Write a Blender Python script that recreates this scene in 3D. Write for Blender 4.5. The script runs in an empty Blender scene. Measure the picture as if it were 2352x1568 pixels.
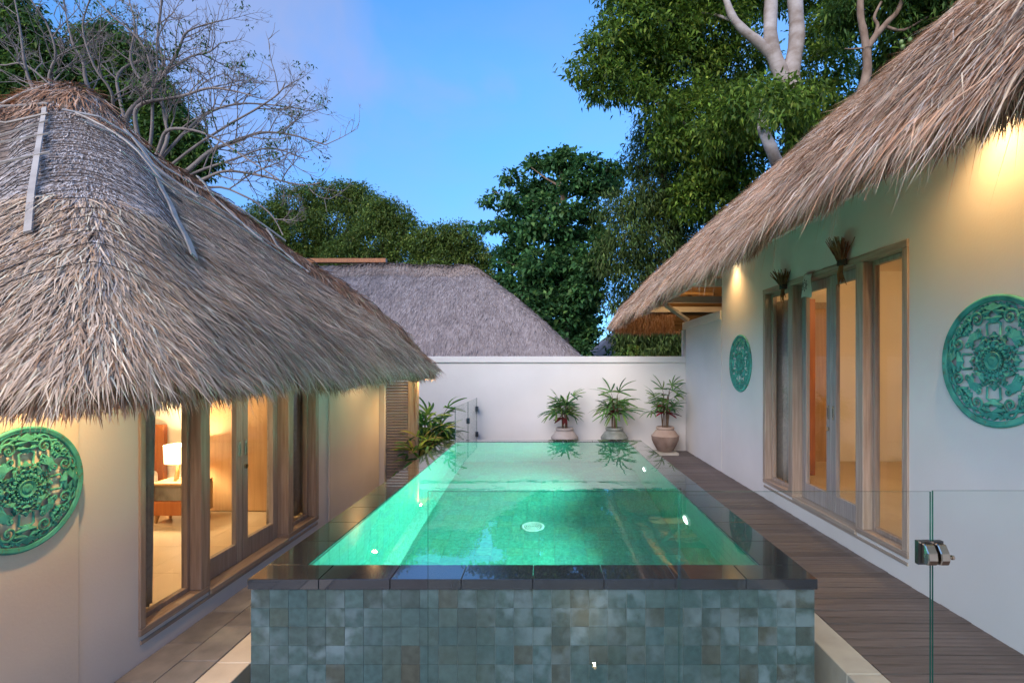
import bpy, bmesh, math, random
import numpy as np
from mathutils import Vector, Matrix

random.seed(7)
rng = np.random.default_rng(7)
R = math.radians
S = bpy.context.scene
COL = S.collection

# ------------------------------------------------------------------ camera
CZ = 1.69
F = 1170.0                                   # focal length, in 1/2352 of the frame width
cam_d = bpy.data.cameras.new('camera')
cam = bpy.data.objects.new('camera', cam_d); COL.objects.link(cam)
cam.location = (0, 0, CZ); cam.rotation_euler = (R(90), 0, 0)
cam_d.sensor_width = 36; cam_d.lens = 36 * F / 2352
cam_d.shift_x = -82 / 2352; cam_d.shift_y = 58 / 2352
cam_d.clip_start = 0.05; cam_d.clip_end = 2000
S.camera = cam

# ------------------------------------------------------------------ light
SUN_EL, SUN_AZ = 14.0, 205.0                 # the afterglow: low, behind the camera and to its left
W = bpy.data.worlds.new('World'); S.world = W; W.use_nodes = True
nt = W.node_tree; nt.nodes.clear()
def wn(t, **k):
    n = nt.nodes.new(t)
    for a, b in k.items(): setattr(n, a, b)
    return n
wo = wn('ShaderNodeOutputWorld'); bg = wn('ShaderNodeBackground'); bg.inputs[1].default_value = 0.15
sky = wn('ShaderNodeTexSky', sky_type='NISHITA', sun_disc=False)
sky.sun_elevation = R(SUN_EL); sky.sun_rotation = R(SUN_AZ)
sky.air_density = 1.0; sky.dust_density = 0.1; sky.ozone_density = 5.0
hs = wn('ShaderNodeHueSaturation'); hs.inputs['Saturation'].default_value = 1.06; hs.inputs['Value'].default_value = 1.3
nt.links.new(sky.outputs[0], hs.inputs['Color'])
tc = wn('ShaderNodeTexCoord')
mp = wn('ShaderNodeMapping'); mp.inputs['Scale'].default_value = (1.6, 1.6, 3.2); mp.inputs['Location'].default_value = (0.35, 0.1, 0.2)
nz = wn('ShaderNodeTexNoise'); nz.inputs['Scale'].default_value = 1.5; nz.inputs['Detail'].default_value = 7; nz.inputs['Roughness'].default_value = 0.5
cr = wn('ShaderNodeValToRGB'); cr.color_ramp.elements[0].position = 0.47; cr.color_ramp.elements[1].position = 0.75
cr.color_ramp.elements[0].color = (0, 0, 0, 1); cr.color_ramp.elements[1].color = (0.3, 0.3, 0.3, 1)
mx = wn('ShaderNodeMixRGB'); mx.inputs[2].default_value = (1.35, 1.5, 2.4, 1)
# one soft lilac cloud bank high on the left, broken up by noise
vd = wn('ShaderNodeVectorMath', operation='DISTANCE'); vd.inputs[1].default_value = Vector((-0.48, 1, 0.57)).normalized()
vs = wn('ShaderNodeVectorMath', operation='NORMALIZE')
n2 = wn('ShaderNodeTexNoise'); n2.inputs['Scale'].default_value = 2.6; n2.inputs['Detail'].default_value = 8; n2.inputs['Distortion'].default_value = .5
m1 = wn('ShaderNodeMath', operation='MULTIPLY_ADD'); m1.inputs[1].default_value = 1.3; 
m2 = wn('ShaderNodeMapRange'); m2.inputs[1].default_value = 0.94; m2.inputs[2].default_value = 0.68; m2.inputs[3].default_value = 0; m2.inputs[4].default_value = 0.62
m3 = wn('ShaderNodeMath', operation='MAXIMUM')
L = nt.links.new
L(tc.outputs['Generated'], vs.inputs[0]); L(vs.outputs[0], vd.inputs[0]); L(tc.outputs['Generated'], n2.inputs['Vector'])
L(n2.outputs[0], m1.inputs[0]); L(vd.outputs['Value'], m1.inputs[2]); L(m1.outputs[0], m2.inputs[0])
L(tc.outputs['Generated'], mp.inputs[0]); L(mp.outputs[0], nz.inputs['Vector']); L(nz.outputs[0], cr.inputs[0])
L(cr.outputs[0], m3.inputs[0]); L(m2.outputs[0], m3.inputs[1]); L(m3.outputs[0], mx.inputs[0])
sx_ = wn('ShaderNodeSeparateXYZ'); zr = wn('ShaderNodeMapRange'); zr.inputs[1].default_value = 0; zr.inputs[2].default_value = .5
tn = wn('ShaderNodeMixRGB'); tn.inputs[1].default_value = (.30, .47, .72, 1); tn.inputs[2].default_value = (.92, .98, 1.0, 1)
ml = wn('ShaderNodeMixRGB', blend_type='MULTIPLY'); ml.inputs[0].default_value = 1
L(vs.outputs[0], sx_.inputs[0]); L(sx_.outputs[2], zr.inputs[0]); L(zr.outputs[0], tn.inputs[0]); L(hs.outputs[0], ml.inputs[1]); L(tn.outputs[0], ml.inputs[2])
L(ml.outputs[0], mx.inputs[1]); L(mx.outputs[0], bg.inputs[0]); L(bg.outputs[0], wo.inputs[0])

sd = bpy.data.lights.new('sun', 'SUN'); sd.energy = 1.9; sd.angle = R(50); sd.color = (1.0, 0.84, 0.72)
so = bpy.data.objects.new('sun', sd); COL.objects.link(so)
so.rotation_euler = (R(90 - 32), 0, R(180 - SUN_AZ) * 1.0)
_az = R(SUN_AZ); _dirsun = Vector((math.sin(_az) * math.cos(R(32)), math.cos(_az) * math.cos(R(32)), math.sin(R(32))))
so.rotation_euler = _dirsun.to_track_quat('Z', 'Y').to_euler()

S.view_settings.view_transform = 'Standard'; S.view_settings.look = 'None'
S.view_settings.exposure = 1.1; S.view_settings.gamma = 1.0
S.view_settings.use_curve_mapping = False
S.render.engine = 'CYCLES'
cy = S.cycles
cy.use_denoising = True; cy.max_bounces = 10; cy.transparent_max_bounces = 24
cy.transmission_bounces = 8; cy.diffuse_bounces = 4; cy.glossy_bounces = 5
cy.sample_clamp_indirect = 4.0; cy.caustics_reflective = False; cy.caustics_refractive = True; cy.blur_glossy = 0.5

# ------------------------------------------------------------------ helpers
def P(px, py, Y):
    return Vector(((px - 1258) / F * Y, Y, CZ + (842 - py) / F * Y))

class MB:
    def __init__(s): s.v = []; s.f = []; s.mi = []
    def add(s, vs, fs, mi=0):
        o = len(s.v); s.v += [tuple(v) for v in vs]; s.f += [tuple(i + o for i in f) for f in fs]; s.mi += [mi] * len(fs); return s
    def box(s, x0, x1, y0, y1, z0, z1, mi=0):
        return s.add([(x0,y0,z0),(x1,y0,z0),(x1,y1,z0),(x0,y1,z0),(x0,y0,z1),(x1,y0,z1),(x1,y1,z1),(x0,y1,z1)],
              [(0,3,2,1),(4,5,6,7),(0,1,5,4),(1,2,6,5),(2,3,7,6),(3,0,4,7)], mi)
    def tube(s, pts, rad, n=6, mi=0, cap=True):
        pts = [Vector(p) for p in pts]; m = len(pts)
        if not hasattr(rad, '__len__'): rad = [rad] * m
        vs = []; up = None
        for i, p in enumerate(pts):
            t = (pts[min(i+1, m-1)] - pts[max(i-1, 0)])
            if t.length < 1e-9: t = Vector((0,0,1))
            t.normalize()
            if up is None:
                up = Vector((0,0,1)) if abs(t.z) < 0.9 else Vector((1,0,0))
            a = t.cross(up)
            if a.length < 1e-6: a = t.cross(Vector((0.3, 1, 0.1)))
            a.normalize(); b = a.cross(t).normalized(); up = b
            for k in range(n):
                an = 2 * math.pi * k / n
                vs.append(p + (a * math.cos(an) + b * math.sin(an)) * rad[i])
        fs = []
        for i in range(m - 1):
            for k in range(n):
                k2 = (k + 1) % n
                fs.append((i*n+k, i*n+k2, (i+1)*n+k2, (i+1)*n+k))
        if cap:
            fs.append(tuple(range(n))); fs.append(tuple(reversed(range((m-1)*n, m*n))))
        return s.add(vs, fs, mi)
    def lathe(s, prof, c=(0,0,0), n=32, mi=0):
        vs = []; fs = []; m = len(prof)
        for k in range(n):
            a = 2 * math.pi * k / n
            for r, z in prof: vs.append((c[0] + r*math.cos(a), c[1] + r*math.sin(a), c[2] + z))
        for k in range(n):
            k2 = (k+1) % n
            for i in range(m-1): fs.append((k*m+i, k2*m+i, k2*m+i+1, k*m+i+1))
        return s.add(vs, fs, mi)
    def prism(s, poly, z0, z1, mi=0):
        n = len(poly)
        vs = [(x, y, z0) for x, y in poly] + [(x, y, z1) for x, y in poly]
        fs = [tuple(reversed(range(n))), tuple(range(n, 2*n))] + [(i, (i+1) % n, n + (i+1) % n, n + i) for i in range(n)]
        return s.add(vs, fs, mi)
    def mesh(s, name, mats, smooth=False):
        me = bpy.data.meshes.new(name); me.from_pydata(s.v, [], s.f)
        for m in (mats if isinstance(mats, (list, tuple)) else [mats]): me.materials.append(m)
        if len(set(s.mi)) > 1: me.polygons.foreach_set('material_index', s.mi)
        if smooth: me.polygons.foreach_set('use_smooth', [True] * len(me.polygons))
        me.update(); return me

def obj(name, data, parent=None, loc=None, bevel=0):
    o = bpy.data.objects.new(name, data); COL.objects.link(o)
    if parent is not None: o.parent = parent
    if loc is not None: o.location = loc
    if bevel:
        b = o.modifiers.new('bevel', 'BEVEL'); b.width = bevel; b.segments = 1; b.limit_method = 'ANGLE'
    return o
def part(name, mb, mats, parent=None, smooth=False, bevel=0, loc=None):
    return obj(name, mb.mesh(name, mats, smooth), parent, loc, bevel)
def thing(name, label, cat, loc=(0,0,0), group=None):
    o = obj(name, None, None, loc); o.empty_display_size = 0.1
    return tag(o, label, cat, group)
def tag(o, label=None, cat=None, group=None, kind=None):
    if label: o['label'] = label
    if cat: o['category'] = cat
    if group: o['group'] = group
    if kind: o['kind'] = kind
    return o
def boxo(name, b, m, parent=None, bevel=0):
    return part(name, MB().box(*b), m, parent, False, bevel)

# fast big meshes with a colour per vertex
def bigmesh(name, V, tris_quads, colors, mat):
    """V (n,3); tris_quads: list of int arrays (k,3) / (k,4); colors (n,3)"""
    me = bpy.data.meshes.new(name)
    me.vertices.add(len(V)); me.vertices.foreach_set('co', np.ascontiguousarray(V, dtype=np.float32).ravel())
    loops = np.concatenate([a.ravel() for a in tris_quads]).astype(np.int32)
    tot = np.concatenate([np.full(len(a), a.shape[1]) for a in tris_quads]).astype(np.int32)
    start = np.concatenate([[0], np.cumsum(tot)[:-1]]).astype(np.int32)
    me.loops.add(len(loops)); me.loops.foreach_set('vertex_index', loops)
    me.polygons.add(len(tot)); me.polygons.foreach_set('loop_start', start)
    try: me.polygons.foreach_set('loop_total', tot)
    except Exception: pass
    at = me.attributes.new('col', 'FLOAT_COLOR', 'POINT')
    c4 = np.ones((len(V), 4), dtype=np.float32); c4[:, :3] = colors
    at.data.foreach_set('color', c4.ravel())
    me.materials.append(mat); me.update(calc_edges=True); me.validate()
    return me

# ------------------------------------------------------------------ materials
def mat(name):
    m = bpy.data.materials.new(name); m.use_nodes = True
    n = m.node_tree; return m, n, n.nodes['Principled BSDF'], n.links.new
def noise_mat(name, c1, c2, scale=6, rough=0.7, bump=0.2, stretch=(1,1,1), detail=6, bscale=None, coat=0, island=0.0, metallic=0, dist=0.0, spec=0.5):
    m, n, b, l = mat(name)
    t = n.nodes.new('ShaderNodeTexCoord'); mpn = n.nodes.new('ShaderNodeMapping'); mpn.inputs['Scale'].default_value = stretch
    no = n.nodes.new('ShaderNodeTexNoise'); no.inputs['Scale'].default_value = scale; no.inputs['Detail'].default_value = detail; no.inputs['Distortion'].default_value = dist
    ra = n.nodes.new('ShaderNodeValToRGB'); ra.color_ramp.elements[0].position = 0.3; ra.color_ramp.elements[1].position = 0.7
    ra.color_ramp.elements[0].color = (*c1, 1); ra.color_ramp.elements[1].color = (*c2, 1)
    l(t.outputs['Object'], mpn.inputs[0]); l(mpn.outputs[0], no.inputs['Vector']); l(no.outputs[0], ra.inputs[0])
    colout = ra.outputs[0]
    if island:
        g = n.nodes.new('ShaderNodeObjectInfo'); g2 = n.nodes.new('ShaderNodeNewGeometry')
        ad = n.nodes.new('ShaderNodeMath'); ad.operation = 'ADD'; l(g.outputs['Random'], ad.inputs[0]); l(g2.outputs['Random Per Island'], ad.inputs[1])
        fr = n.nodes.new('ShaderNodeMath'); fr.operation = 'FRACT'; l(ad.outputs[0], fr.inputs[0])
        h = n.nodes.new('ShaderNodeHueSaturation')
        mr = n.nodes.new('ShaderNodeMapRange'); mr.inputs[3].default_value = 1 - island; mr.inputs[4].default_value = 1 + island
        l(fr.outputs[0], mr.inputs[0]); l(mr.outputs[0], h.inputs['Value']); l(colout, h.inputs['Color']); colout = h.outputs[0]
    l(colout, b.inputs['Base Color'])
    b.inputs['Roughness'].default_value = rough; b.inputs['Metallic'].default_value = metallic
    b.inputs['Specular IOR Level'].default_value = spec
    if coat: b.inputs['Coat Weight'].default_value = coat; b.inputs['Coat Roughness'].default_value = 0.02
    if bump:
        bn = n.nodes.new('ShaderNodeTexNoise'); bn.inputs['Scale'].default_value = bscale or scale * 4; bn.inputs['Detail'].default_value = 5
        l(mpn.outputs[0], bn.inputs['Vector'])
        bu = n.nodes.new('ShaderNodeBump'); bu.inputs['Strength'].default_value = bump; bu.inputs['Distance'].default_value = 0.01
        l(bn.outputs[0], bu.inputs['Height']); l(bu.outputs[0], b.inputs['Normal'])
    return m
def glow(name, col, strength):
    m, n, b, l = mat(name); b.inputs['Base Color'].default_value = (*col, 1)
    b.inputs['Emission Color'].default_value = (*col, 1); b.inputs['Emission Strength'].default_value = strength; return m
def colattr_mat(name, rough=0.8, transl=0.0, spec=0.3):
    m, n, b, l = mat(name)
    a = n.nodes.new('ShaderNodeAttribute'); a.attribute_name = 'col'
    l(a.outputs['Color'], b.inputs['Base Color']); b.inputs['Roughness'].default_value = rough; b.inputs['Specular IOR Level'].default_value = spec
    if transl:
        tr = n.nodes.new('ShaderNodeBsdfTranslucent'); ms = n.nodes.new('ShaderNodeMixShader'); ms.inputs[0].default_value = transl
        l(a.outputs['Color'], tr.inputs[0]); l(b.outputs[0], ms.inputs[1]); l(tr.outputs[0], ms.inputs[2]); l(ms.outputs[0], n.nodes['Material Output'].inputs[0])
    return m

M = {}
M['plaster'] = noise_mat('white_plaster', (0.67,0.645,0.61), (0.745,0.72,0.69), 1.1, 0.85, 0.08, bscale=60)
M['cream_plaster'] = noise_mat('cream_plaster', (0.66,0.59,0.50), (0.73,0.665,0.575), 1.1, 0.85, 0.08, bscale=60)
M['room_plaster'] = noise_mat('room_plaster', (0.78,0.72,0.60), (0.82,0.76,0.64), 1.3, 0.85, 0.03)
M['wood'] = noise_mat('weathered_teak', (0.27,0.20,0.15), (0.42,0.335,0.265), 5, 0.6, 0.25, (9,9,0.5), island=0.12)
M['wood_h'] = noise_mat('weathered_teak_rail', (0.27,0.20,0.15), (0.42,0.335,0.265), 5, 0.6, 0.25, (9,0.5,9), island=0.12)
M['door_wood'] = noise_mat('grey_washed_teak', (0.26,0.225,0.20), (0.38,0.34,0.31), 5, 0.55, 0.2, (9,9,0.5), island=0.08)
M['sill'] = noise_mat('pale_teak_sill', (0.30,0.24,0.19), (0.42,0.35,0.28), 4, 0.6, 0.15, (9,0.6,9))
M['warm_wood'] = noise_mat('warm_teak', (0.40,0.23,0.10), (0.52,0.32,0.155), 3, 0.45, 0.1, (8,8,0.5), dist=0.5)
M['red_wood'] = noise_mat('red_merbau', (0.34,0.10,0.025), (0.46,0.155,0.04), 3, 0.45, 0.1, (8,8,0.6), dist=0.8)
M['coping'] = noise_mat('wet_andesite', (0.012,0.014,0.018), (0.026,0.030,0.036), 140, 0.16, 0.0, coat=1.0, island=0.12, spec=0.5)
M['coping'].node_tree.nodes['Principled BSDF'].inputs['Coat IOR'].default_value = 1.55
M['rubble'] = noise_mat('pool_core', (0.17,0.21,0.20), (0.27,0.31,0.30), 8, 0.8, 0.2)
M['deck'] = noise_mat('dark_deck_timber', (0.07,0.058,0.057), (0.14,0.12,0.118), 4, 0.5, 0.3, (0.7,10,10), island=0.22)
M['deck_bed'] = noise_mat('deck_bed', (0.012,0.01,0.01), (0.02,0.017,0.015), 8, 0.9, 0.1)
M['paver'] = noise_mat('grey_paver', (0.15,0.158,0.165), (0.235,0.242,0.245), 7, 0.65, 0.2, island=0.16)
M['grout'] = noise_mat('pale_grout', (0.30,0.29,0.27), (0.38,0.37,0.34), 20, 0.9, 0.2)
M['kerb'] = noise_mat('pale_stone_kerb', (0.34,0.32,0.28), (0.46,0.44,0.38), 5, 0.6, 0.2, island=0.06)
M['lit_pale_kerb'] = noise_mat('lit_pale_stone_kerb', (0.50,0.47,0.40), (0.62,0.585,0.50), 5, 0.6, 0.2, island=0.05)  # pale kerb stone again, lightened: the bright light on it is in the colour
M['moat'] = noise_mat('moat_stone', (0.09,0.09,0.06), (0.16,0.15,0.11), 4, 0.35, 0.2)
M['earth'] = noise_mat('earth', (0.05,0.055,0.03), (0.09,0.08,0.05), 1.0, 0.95, 0.3)
M['room_floor'] = noise_mat('cream_floor_tile', (0.50,0.38,0.24), (0.58,0.46,0.30), 1.5, 0.35, 0.02, island=0.03)
M['bark_pale'] = noise_mat('pale_bark', (0.24,0.185,0.15), (0.47,0.42,0.39), 2.6, 0.85, 0.9, (1,1,1.5), bscale=14)
M['bark_brown'] = noise_mat('brown_bark', (0.16,0.10,0.065), (0.30,0.21,0.15), 6, 0.9, 0.6, (1,1,0.6))
M['bark_grey'] = noise_mat('grey_bark', (0.17,0.135,0.12), (0.29,0.24,0.215), 3, 0.85, 0.4)
M['green_carve'] = noise_mat('green_washed_carving', (0.028,0.19,0.135), (0.055,0.32,0.24), 9, 0.55, 0.2)
M['batten'] = noise_mat('split_bamboo', (0.34,0.30,0.26), (0.52,0.47,0.41), 5, 0.7, 0.2, (1,1,1))
M['cord'] = noise_mat('dark_cord', (0.03,0.025,0.022), (0.07,0.055,0.045), 9, 0.9, 0.1)
M['rafter'] = noise_mat('bamboo_rafter', (0.36,0.20,0.075), (0.5,0.29,0.12), 6, 0.6, 0.1)
M['beam'] = noise_mat('white_beam', (0.42,0.385,0.34), (0.52,0.48,0.43), 4, 0.7, 0.1)
M['pot_grey'] = noise_mat('grey_terracotta', (0.29,0.255,0.235), (0.38,0.345,0.32), 5, 0.8, 0.25)
M['pot_green'] = noise_mat('green_glazed_pot', (0.12,0.145,0.125), (0.22,0.24,0.215), 9, 0.45, 0.25)
M['pot_tan'] = noise_mat('worn_tan_pot', (0.30,0.21,0.16), (0.42,0.33,0.27), 4, 0.8, 0.3)
M['pot_dark'] = noise_mat('worn_brown_pot', (0.15,0.095,0.07), (0.32,0.235,0.19), 3.5, 0.8, 0.35, dist=0.4)
M['soil'] = noise_mat('soil', (0.02,0.014,0.01), (0.04,0.03,0.02), 20, 1, 0.4)
M['stem'] = noise_mat('brown_stem', (0.10,0.06,0.035), (0.17,0.105,0.06), 15, 0.8, 0.2)
M['chrome'] = noise_mat('polished_steel', (0.62,0.52,0.40), (0.68,0.59,0.47), 3, 0.15, 0, metallic=1)  # warm tint paints orange light reflected in the steel
M['steel'] = noise_mat('dark_steel', (0.10,0.105,0.11), (0.16,0.165,0.17), 3, 0.35, 0, metallic=1)
M['rubber'] = noise_mat('black_rubber', (0.015,0.015,0.015), (0.025,0.025,0.025), 3, 0.6, 0)
M['curtain'] = noise_mat('linen_curtain', (0.36,0.34,0.31), (0.46,0.43,0.39), 30, 0.9, 0.1)
M['linen'] = noise_mat('white_bed_linen', (0.74,0.72,0.69), (0.80,0.78,0.75), 4, 0.9, 0.1)
M['marble'] = noise_mat('grey_marble', (0.07,0.065,0.06), (0.30,0.28,0.26), 3, 0.3, 0, dist=2.0)
M['drain'] = noise_mat('white_plastic', (0.72,0.76,0.74), (0.78,0.82,0.80), 4, 0.4, 0)
M['straw'] = noise_mat('palm_fibre', (0.10,0.045,0.02), (0.30,0.15,0.06), 12, 0.9, 0.3)
M['cloth'] = noise_mat('white_cloth', (0.55,0.54,0.50), (0.62,0.61,0.57), 10, 0.9, 0.1)
M['ink'] = noise_mat('grey_ink', (0.12,0.13,0.13), (0.16,0.17,0.17), 10, 0.9, 0)
M['far_thatch'] = noise_mat('weathered_far_thatch', (0.17,0.14,0.14), (0.30,0.26,0.25), 5, 0.95, 0.4, (1,1,0.25), detail=10)
M['thatch_base'] = noise_mat('thatch_bed', (0.13,0.09,0.065), (0.28,0.21,0.165), 22, 0.95, 0.5)
M['reed'] = noise_mat('reed_underside', (0.10,0.05,0.018), (0.27,0.15,0.055), 3, 0.8, 0.6, (0.4,14,0.4))
M['tuft'] = colattr_mat('thatch_grass', 0.85, 0.0, 0.2)
M['leaf'] = colattr_mat('leaf', 0.5, 0.40, 0.22)

# carved medallion: brown wear rubbed through the green
def carve():
    m, n, b, l = mat('verdigris_carving')
    t = n.nodes.new('ShaderNodeTexCoord')
    a = n.nodes.new('ShaderNodeTexNoise'); a.inputs['Scale'].default_value = 7; a.inputs['Detail'].default_value = 8
    r1 = n.nodes.new('ShaderNodeValToRGB'); r1.color_ramp.elements[0].position = .35; r1.color_ramp.elements[1].position = .65
    r1.color_ramp.elements[0].color = (.03,.24,.19,1); r1.color_ramp.elements[1].color = (.075,.42,.34,1)
    w = n.nodes.new('ShaderNodeTexNoise'); w.inputs['Scale'].default_value = 22; w.inputs['Detail'].default_value = 6; w.inputs['Roughness'].default_value = .7
    r2 = n.nodes.new('ShaderNodeValToRGB'); r2.color_ramp.elements[0].position = .55; r2.color_ramp.elements[1].position = .66
    r2.color_ramp.elements[0].color = (0,0,0,1); r2.color_ramp.elements[1].color = (.75,.75,.75,1)
    mxn = n.nodes.new('ShaderNodeMixRGB'); mxn.inputs[2].default_value = (.12,.085,.05,1)
    l(t.outputs['Object'], a.inputs[0]); l(t.outputs['Object'], w.inputs[0]); l(a.outputs[0], r1.inputs[0]); l(w.outputs[0], r2.inputs[0])
    l(r2.outputs[0], mxn.inputs[0]); l(r1.outputs[0], mxn.inputs[1]); l(mxn.outputs[0], b.inputs['Base Color']); b.inputs['Roughness'].default_value = .75
    bu = n.nodes.new('ShaderNodeBump'); bu.inputs['Strength'].default_value = .4; bu.inputs['Distance'].default_value = .004
    l(w.outputs[0], bu.inputs['Height']); l(bu.outputs[0], b.inputs['Normal'])
    return m
M['carve'] = carve()

# green stone tiles: each one its own tone, pale lime stains drifting over them
def stone_tile(name, cols, stain, rough, sc=2.2):
    m, n, b, l = mat(name)
    t = n.nodes.new('ShaderNodeTexCoord')
    oi = n.nodes.new('ShaderNodeObjectInfo'); g = n.nodes.new('ShaderNodeNewGeometry')
    ad = n.nodes.new('ShaderNodeMath'); ad.operation = 'ADD'; l(oi.outputs['Random'], ad.inputs[0]); l(g.outputs['Random Per Island'], ad.inputs[1])
    fr = n.nodes.new('ShaderNodeMath'); fr.operation = 'FRACT'; l(ad.outputs[0], fr.inputs[0])
    ra = n.nodes.new('ShaderNodeValToRGB'); el = ra.color_ramp.elements
    el[0].position = 0; el[0].color = (*cols[0], 1); el[1].position = 1; el[1].color = (*cols[-1], 1)
    for i, c in enumerate(cols[1:-1]):
        e = el.new((i + 1) / (len(cols) - 1)); e.color = (*c, 1)
    l(fr.outputs[0], ra.inputs[0])
    gr = n.nodes.new('ShaderNodeTexNoise'); gr.inputs['Scale'].default_value = 28; gr.inputs['Detail'].default_value = 8; l(g.outputs['Position'], gr.inputs[0])
    h = n.nodes.new('ShaderNodeHueSaturation'); mr = n.nodes.new('ShaderNodeMapRange'); mr.inputs[1].default_value = .25; mr.inputs[2].default_value = .75; mr.inputs[3].default_value = .7; mr.inputs[4].default_value = 1.3
    l(gr.outputs[0], mr.inputs[0]); l(mr.outputs[0], h.inputs['Value']); l(ra.outputs[0], h.inputs['Color'])
    st = n.nodes.new('ShaderNodeTexNoise'); st.inputs['Scale'].default_value = sc; st.inputs['Detail'].default_value = 3; st.inputs['Roughness'].default_value = .5; st.inputs['Distortion'].default_value = .2; cx_ = n.nodes.new('ShaderNodeCombineXYZ'); va = n.nodes.new('ShaderNodeVectorMath'); va.operation = 'MULTIPLY_ADD'; va.inputs[1].default_value = (9.1, 5.3, 7.7)
    for i_ in range(3): l(fr.outputs[0], cx_.inputs[i_])
    l(cx_.outputs[0], va.inputs[0]); l(g.outputs['Position'], va.inputs[2]); l(va.outputs[0], st.inputs[0])
    big_ = n.nodes.new('ShaderNodeTexNoise'); big_.inputs['Scale'].default_value = 1.7; big_.inputs['Detail'].default_value = 2; l(g.outputs['Position'], big_.inputs[0])
    bm_ = n.nodes.new('ShaderNodeMapRange'); bm_.inputs[1].default_value = .42; bm_.inputs[2].default_value = .58; l(big_.outputs[0], bm_.inputs[0])
    sr = n.nodes.new('ShaderNodeValToRGB'); sr.color_ramp.elements[0].position = .42; sr.color_ramp.elements[1].position = .60
    sr.color_ramp.elements[0].color = (0,0,0,1); sr.color_ramp.elements[1].color = (stain,)*3 + (1,)
    l(st.outputs[0], sr.inputs[0])
    mm = n.nodes.new('ShaderNodeMixRGB'); mm.inputs[2].default_value = (.19,.26,.29,1)
    pm = n.nodes.new('ShaderNodeMath'); pm.operation = 'MULTIPLY'; pr2 = n.nodes.new('ShaderNodeMapRange'); pr2.inputs[3].default_value = .35; pr2.inputs[4].default_value = 1.0
    f2 = n.nodes.new('ShaderNodeMath'); f2.operation = 'MULTIPLY'; f2.inputs[1].default_value = 7.3; f3 = n.nodes.new('ShaderNodeMath'); f3.operation = 'FRACT'
    l(fr.outputs[0], f2.inputs[0]); l(f2.outputs[0], f3.inputs[0]); l(f3.outputs[0], pr2.inputs[0]); l(sr.outputs[0], pm.inputs[0]); l(pr2.outputs[0], pm.inputs[1])
    pm2 = n.nodes.new('ShaderNodeMath'); pm2.operation = 'MULTIPLY'; l(pm.outputs[0], pm2.inputs[0]); l(bm_.outputs[0], pm2.inputs[1])
    l(pm2.outputs[0], mm.inputs[0]); l(h.outputs[0], mm.inputs[1]); l(mm.outputs[0], b.inputs['Base Color'])
    b.inputs['Roughness'].default_value = rough
    bu = n.nodes.new('ShaderNodeBump'); bu.inputs['Strength'].default_value = .25; bu.inputs['Distance'].default_value = .004
    l(gr.outputs[0], bu.inputs['Height']); l(bu.outputs[0], b.inputs['Normal'])
    return m
M['tile'] = stone_tile('green_stone_tile', [(.036,.072,.072),(.048,.085,.082),(.040,.080,.082),(.046,.072,.062),(.052,.094,.092),(.038,.064,.061),(.055,.062,.048),(.044,.085,.085)], .6, .30, 9)
M['pool_tile'] = stone_tile('pool_floor_tile', [(.07,.33,.26),(.09,.37,.29),(.08,.32,.28),(.11,.35,.25),(.085,.40,.31)], .12, .5)

def thin_glass(name, tint, base=.045, k=.75):
    m, n, b, l = mat(name); n.nodes.remove(b)
    tr = n.nodes.new('ShaderNodeBsdfTransparent'); tr.inputs[0].default_value = (*tint, 1)
    gl = n.nodes.new('ShaderNodeBsdfGlossy'); gl.inputs['Roughness'].default_value = 0.0
    lw = n.nodes.new('ShaderNodeLayerWeight'); lw.inputs[0].default_value = .5
    p = n.nodes.new('ShaderNodeMath'); p.operation = 'POWER'; p.inputs[1].default_value = 5
    q = n.nodes.new('ShaderNodeMath'); q.operation = 'MULTIPLY_ADD'; q.inputs[1].default_value = k; q.inputs[2].default_value = base
    ms = n.nodes.new('ShaderNodeMixShader')
    l(lw.outputs['Facing'], p.inputs[0]); l(p.outputs[0], q.inputs[0]); l(q.outputs[0], ms.inputs[0])
    l(tr.outputs[0], ms.inputs[1]); l(gl.outputs[0], ms.inputs[2]); l(ms.outputs[0], n.nodes['Material Output'].inputs[0])
    return m
M['pane'] = thin_glass('window_glass', (.96,.97,.96), .05)
M['fence_glass'] = thin_glass('fence_glass', (.955,.985,.975), .022)
M['glass_edge'] = noise_mat('green_glass_edge', (.012,.085,.065), (.02,.13,.10), 5, .1, 0, spec=.8)
M['bulb'] = glow('warm_bulb', (1, .72, .40), 60)
M['shade'] = glow('lamp_shade', (1, .74, .42), 1.3)
M['spot_bulb'] = glow('spot_bulb', (1, .72, .38), 7)
M['pool_bulb'] = glow('pool_bulb', (.85, 1, .90), 12)

def water():
    m, n, b, l = mat('pool_water'); n.nodes.remove(b)
    g = n.nodes.new('ShaderNodeBsdfGlass'); g.inputs['IOR'].default_value = 1.33; g.inputs['Roughness'].default_value = 0; g.inputs['Color'].default_value = (.90,1,.965,1)
    no = n.nodes.new('ShaderNodeTexNoise'); no.inputs['Scale'].default_value = 2.2; no.inputs['Detail'].default_value = 3
    ge = n.nodes.new('ShaderNodeNewGeometry'); l(ge.outputs['Position'], no.inputs[0])
    bu = n.nodes.new('ShaderNodeBump'); bu.inputs['Strength'].default_value = .10; bu.inputs['Distance'].default_value = .02
    l(no.outputs[0], bu.inputs['Height']); l(bu.outputs[0], g.inputs['Normal'])
    gl = n.nodes.new('ShaderNodeBsdfGlossy'); gl.inputs['Roughness'].default_value = 0; l(bu.outputs[0], gl.inputs['Normal'])
    ms = n.nodes.new('ShaderNodeMixShader'); ms.inputs[0].default_value = .15
    l(g.outputs[0], ms.inputs[1]); l(gl.outputs[0], ms.inputs[2]); l(ms.outputs[0], n.nodes['Material Output'].inputs[0])
    return m
M['water'] = water()

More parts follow.
